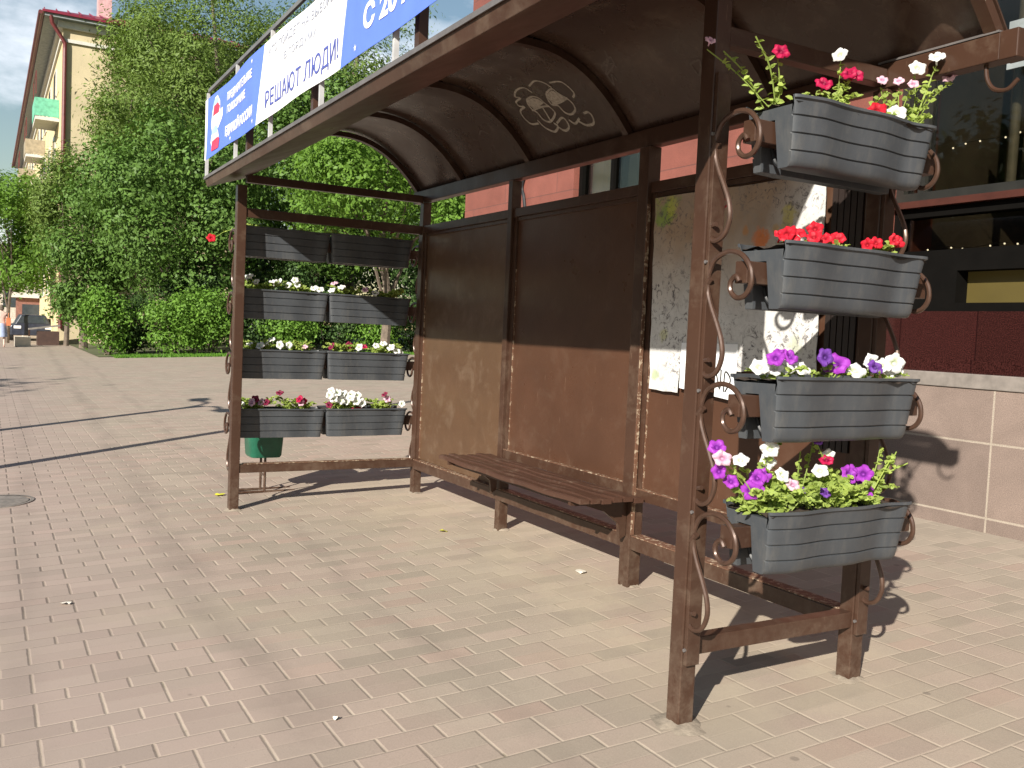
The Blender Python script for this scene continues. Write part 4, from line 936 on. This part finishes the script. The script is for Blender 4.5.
for i in range(20):
    y = -.8+i*.5; zz = 14.08+(16-14.08)*(1-abs(y-4.3)/5.2)
    xx = -5.2+5.85*abs(y-4.3)/5.2
    rg.add([(.66, y, 14.09), (.66, y+.06, 14.09), (xx, y+.06, zz+.03), (xx, y, zz+.03), (.66, y+.03, 14.16), (xx, y+.03, zz+.09)], [(0, 1, 4), (0, 4, 5, 3), (1, 2, 5, 4)])
A(rg, 'roof_seam', M_['roofred'], ro)
A(MB().box(-3.4, -2.6, 1.7, 2.3, 14.2, 16.6), 'chimney', simple('chimney_plaster', (.5, .3, .3), .8), ro)
A(MB().tube([(.5, -.5, 13.9), (.45, -.45, 13.6), (.12, .1, 12.9), (.12, .1, 12.6), (.12, .1, 0)], .085, 8), 'downpipe', M_['pipe'], smooth=True)
A(MB().tube([(-50.6, -.92, 13.95), (.6, -.92, 13.95)], .09, 8), 'gutter', M_['pipe'])
for fl in range(4):
    z0 = 1.6+fl*3.1
    for x in (-4.2, -8.4, -12.6, -16.8, -21, -25.2, -29.4, -33.6, -37.8, -42, -46.2):
        wf = A(MB().box(x-.75, x+.75, -.06, .02, z0, z0+1.6), 'window', M_['whitetrim'])
        A(MB().box(x-.66, x-.04, -.075, -.061, z0+.09, z0+1.51).box(x+.04, x+.66, -.075, -.061, z0+.09, z0+1.51), 'pane', M_['wglass'], wf)
M_['green'] = simple('mint_green_panel', (.13, .42, .28), .6); M_['dull'] = simple('dull_balcony_board', (.30, .25, .17), .7)
for fl in range(1, 4):
    for x in (-2.6, -14.5, -27.3):
        z0 = .45+fl*3.1
        if x == -2.6 and fl < 3: continue
        bo = A(MB().box(x-1.3, x+1.3, -1.0, -.001, z0-.15, z0), 'balcony', M_['whitetrim'])
        A(MB().box(x-1.3, x+1.3, -1.03, -1.0, z0+.03, z0+.85).box(x+1.27, x+1.3, -1.0, -.01, z0+.03, z0+.85), 'balcony_screen', M_['green'] if (fl == 3 and x == -2.6) else M_['dull'], bo)
        A(MB().box(x-1.3, x-1.26, -1.0, -.96, z0+1.0, z0+2.0).box(x+1.26, x+1.3, -1.0, -.96, z0+1.0, z0+2.0).box(x-1.3, x+1.3, -1.0, -.96, z0+2.0, z0+2.05), 'balcony_frame', M_['pipe'], bo)

# ------------------------------------------------------------------ far end of the pavement
tub = empty('flower_tub', (-37.2, -.35, gz(-.35)), 'pale concrete tub on the far pavement under the young maple', 'planter tub')
MB().prism([(-.32, 0), (.32, 0), (.40, .42), (.34, .42), (.30, .34), (-.30, .34), (-.34, .42), (-.40, .42)], 'y', -.3, .3).build('tub', simple('pale_concrete', (.55, .51, .43), .85, .1), tub)
st = empty('street_stall', (-38.8, .68, gz(.6)), 'dark brown street stall box with a grey sloping lid', 'stall')
MB().box(-.4, .4, -.42, .45, 0, .62).build('box', simple('dark_brown_boards', (.06, .032, .024), .6), st)
MB().prism([(-.75, .66), (.48, .86), (.48, .92), (-.75, .72)], 'x', -.5, .5).build('lid', simple('grey_lid', (.20, .18, .16), .6), st)
MB().box(-.35, -.3, -.75, -.70, 0, .66).box(.3, .35, -.75, -.70, 0, .66).build('leg', M_['brown'], st)
kb = empty('kiosk', (-58, 1.2, 0), 'red and white kiosk far down the pavement', 'kiosk')
MB().box(-1, 1, -1.3, 1.3, 0, 2.3).build('body', simple('kiosk_red', (.20, .09, .07), .6), kb)
MB().box(-1.3, 1.3, -1.6, 1.6, 2.3, 2.6).build('roof', M_['whitetrim'], kb)
MB().box(1.01, 1.03, -1.0, 1.0, 1.0, 1.9).build('window', M_['wglass'], kb)
fb = empty('low_fence', (-50, 0, gz(0)), 'low white rail fence across the far pavement', 'fence')
ff = MB()
for z in (.35, .65, .95): ff.box(-.03, .03, -1.2, 2.2, z, z+.09)
ff.build('rail', M_['whitetrim'], fb); ff = MB()
for y in (-1.2, 0, 1.2, 2.1): ff.box(-.04, .04, y, y+.07, 0, 1.1)
ff.build('fence_post', M_['whitetrim'], fb)
lp = empty('lamp_post', (-44, -1.32, gz(-1.3)), 'thin pale lamp post far down the pavement', 'lamp post')
MB().tube([(0, 0, 0), (0, 0, 2.7)], [.06, .05], 8).build('pole', M_['whitetrim'], lp); MB().box(-.12, .12, -.12, .12, 2.7, 2.95).build('lamp', M_['wglass'], lp)
cars = empty('parked_car', (-47, .35, gz(0)), 'dark blue car parked beyond the stall', 'car')
MB().prism([(-1.0, .28), (-1.0, .75), (-.8, .86), (-.55, 1.32), (.55, 1.32), (.8, .86), (1.0, .75), (1.0, .28)], 'x', -2, 2).build('body', simple('dark_blue_paint', (.03, .035, .055), .3), cars, bevel=.05)
MB().prism([(-.72, .9), (-.5, 1.26), (.5, 1.26), (.72, .9)], 'x', 2.001, 2.02).build('windscreen', M_['wglass'], cars)
for x in (-1.3, 1.3):
    for y in (-.95, .95): MB().tube([(x, y-.1, .31), (x, y+.1, .31)], .31, 16).build('wheel', M_['darkplastic'], cars)
for y in (-.7, .7): MB().box(2.0, 2.03, y-.16, y+.16, .62, .76).build('headlight', M_['bwhite'], cars)
hb = empty('distant_house', (-95, 2, 0), 'pale distant house closing the end of the street', 'building')
MB().box(-5, 5, -14, 5, 0, 5.5).build('wall', simple('distant_plaster', (.42, .38, .34), .9), hb)
MB().prism([(-14.4, 5.5), (5.4, 5.5), (-4.5, 8)], 'x', -5.4, 5.4).build('roof', simple('distant_roof', (.17, .10, .09), .8), hb)
for k in range(5):
    wfr = MB().box(5.0, 5.03, -12+k*3.2, -10.8+k*3.2, 1.8, 3.4).build('window', M_['wglass'], hb)
for i, (x, y, H_, lb) in enumerate(((-70, -3.5, 9, 'distant round green tree at the left end of the street'), (-66, 3.2, 8, 'distant green tree behind the kiosk'), (-60, -2.6, 6, 'small distant tree left of the kiosk'))):
    tree('street_tree', lb, 'tree', x, y, H_, 1.6, 2.6, 2.4, M_['maple'], 3500, .32, 50+i, 'distant street trees', .15, 12, .45)
# person
def person(label, x, y, shirt, trouser, rz):
    t = empty('person', (x, y, gz(y)), label, 'person', None, rz)
    V = [(0,0,.95),(0,0,1.15),(0,0,1.38),(0,0,1.50),(0,.01,1.60),(0,.01,1.72),(-.17,0,1.40),(-.22,.02,1.14),(-.20,.10,.92),(.17,0,1.40),(.23,0,1.14),(.21,.06,.90),(-.09,0,.90),(-.10,.05,.50),(-.10,-.04,.08),(-.10,.10,.03),(.09,0,.90),(.11,-.03,.50),(.11,-.14,.10),(.11,-.02,.03)]
    E_ = [(0,1),(1,2),(2,3),(3,4),(4,5),(2,6),(6,7),(7,8),(2,9),(9,10),(10,11),(0,12),(12,13),(13,14),(14,15),(0,16),(16,17),(17,18),(18,19)]
    Rr = [.15,.13,.16,.06,.09,.075,.06,.045,.035,.06,.045,.035,.10,.07,.045,.04,.10,.07,.045,.04]
    me = bpy.data.meshes.new('body'); me.from_pydata(V, E_, []); o = bpy.data.objects.new('body', me); COL.objects.link(o); o.parent = t
    me.materials.append(shirt)
    sk_ = o.modifiers.new('s', 'SKIN'); me.skin_vertices[0].data
    for i, r in enumerate(Rr): me.skin_vertices[0].data[i].radius = (r, r*.8)
    me.skin_vertices[0].data[0].use_root = True
    o.modifiers.new('u', 'SUBSURF').levels = 2; o.modifiers['u'].render_levels = 2
    hb_ = MB().tube(smoothpath([(0, .0, 1.56), (0, -.02, 1.64), (0, 0, 1.76)], 3), [.08, .105, .10, .09, .08, .07, .03], 10); hb_.build('hair', M_['bark'], t, smooth=True)
    sk2 = MB().tube([(0, 0, 1.0), (0, 0, .75), (0, .01, .45)], [.17, .21, .24], 14, cap=False); sk2.build('skirt', trouser, t, smooth=True)
    return t
person('person in a pale top and long light blue skirt walking away at the left edge', -36.2, -1.16, simple('pale_skin_and_top', (.55, .40, .34), .8), simple('light_blue_cloth', (.38, .45, .65), .8), R(90))
hb2 = MB().box(-.12, .12, -.08, .08, -.18, .14).tube(smoothpath([(-.08, 0, .13), (0, 0, .34), (.08, 0, .13)]), .012, 6); o = hb2.build('shoulder_bag', simple('orange_cloth', (.55, .17, .07), .7), bevel=.03); o.location = (-36.1, -.9, 1.02); tag(o, 'orange bag at the side of the walking person', 'bag')

# ------------------------------------------------------------------ street poles just outside the view (they throw the long shadows)
def lamp_pole(x, y, H_, r, label, arms):
    t = empty('street_lamp', (x, y, gz(y)), label, 'street lamp', 'street lamps along the kerb')
    MB().tube([(0, 0, -.1), (0, 0, H_)], [r, r*.75], 12).build('pole', M_['zinc'], t, smooth=True)
    for s in arms:
        am = MB().tube(smoothpath([(0, 0, H_-.35), (s*.25, 0, H_+.1), (s*.85, 0, H_+.12)]), .035, 8).build('arm', M_['zinc'], t, smooth=True)
        MB().prism([(s*.8, H_+.05), (s*1.25, H_+.1), (s*1.2, H_+.22), (s*.8, H_+.18)], 'y', -.1, .1).build('lamp_head', M_['zinc'], am)
    return t

lamp_pole(-1.21, -4.06, 6.2, .095, 'grey street lamp with one arm standing near the kerb opposite the shelter', (1,))
lamp_pole(-4.41, -4.02, 3.6, .11, 'shorter grey street lamp with two arms farther along the kerb', (-1, 1))
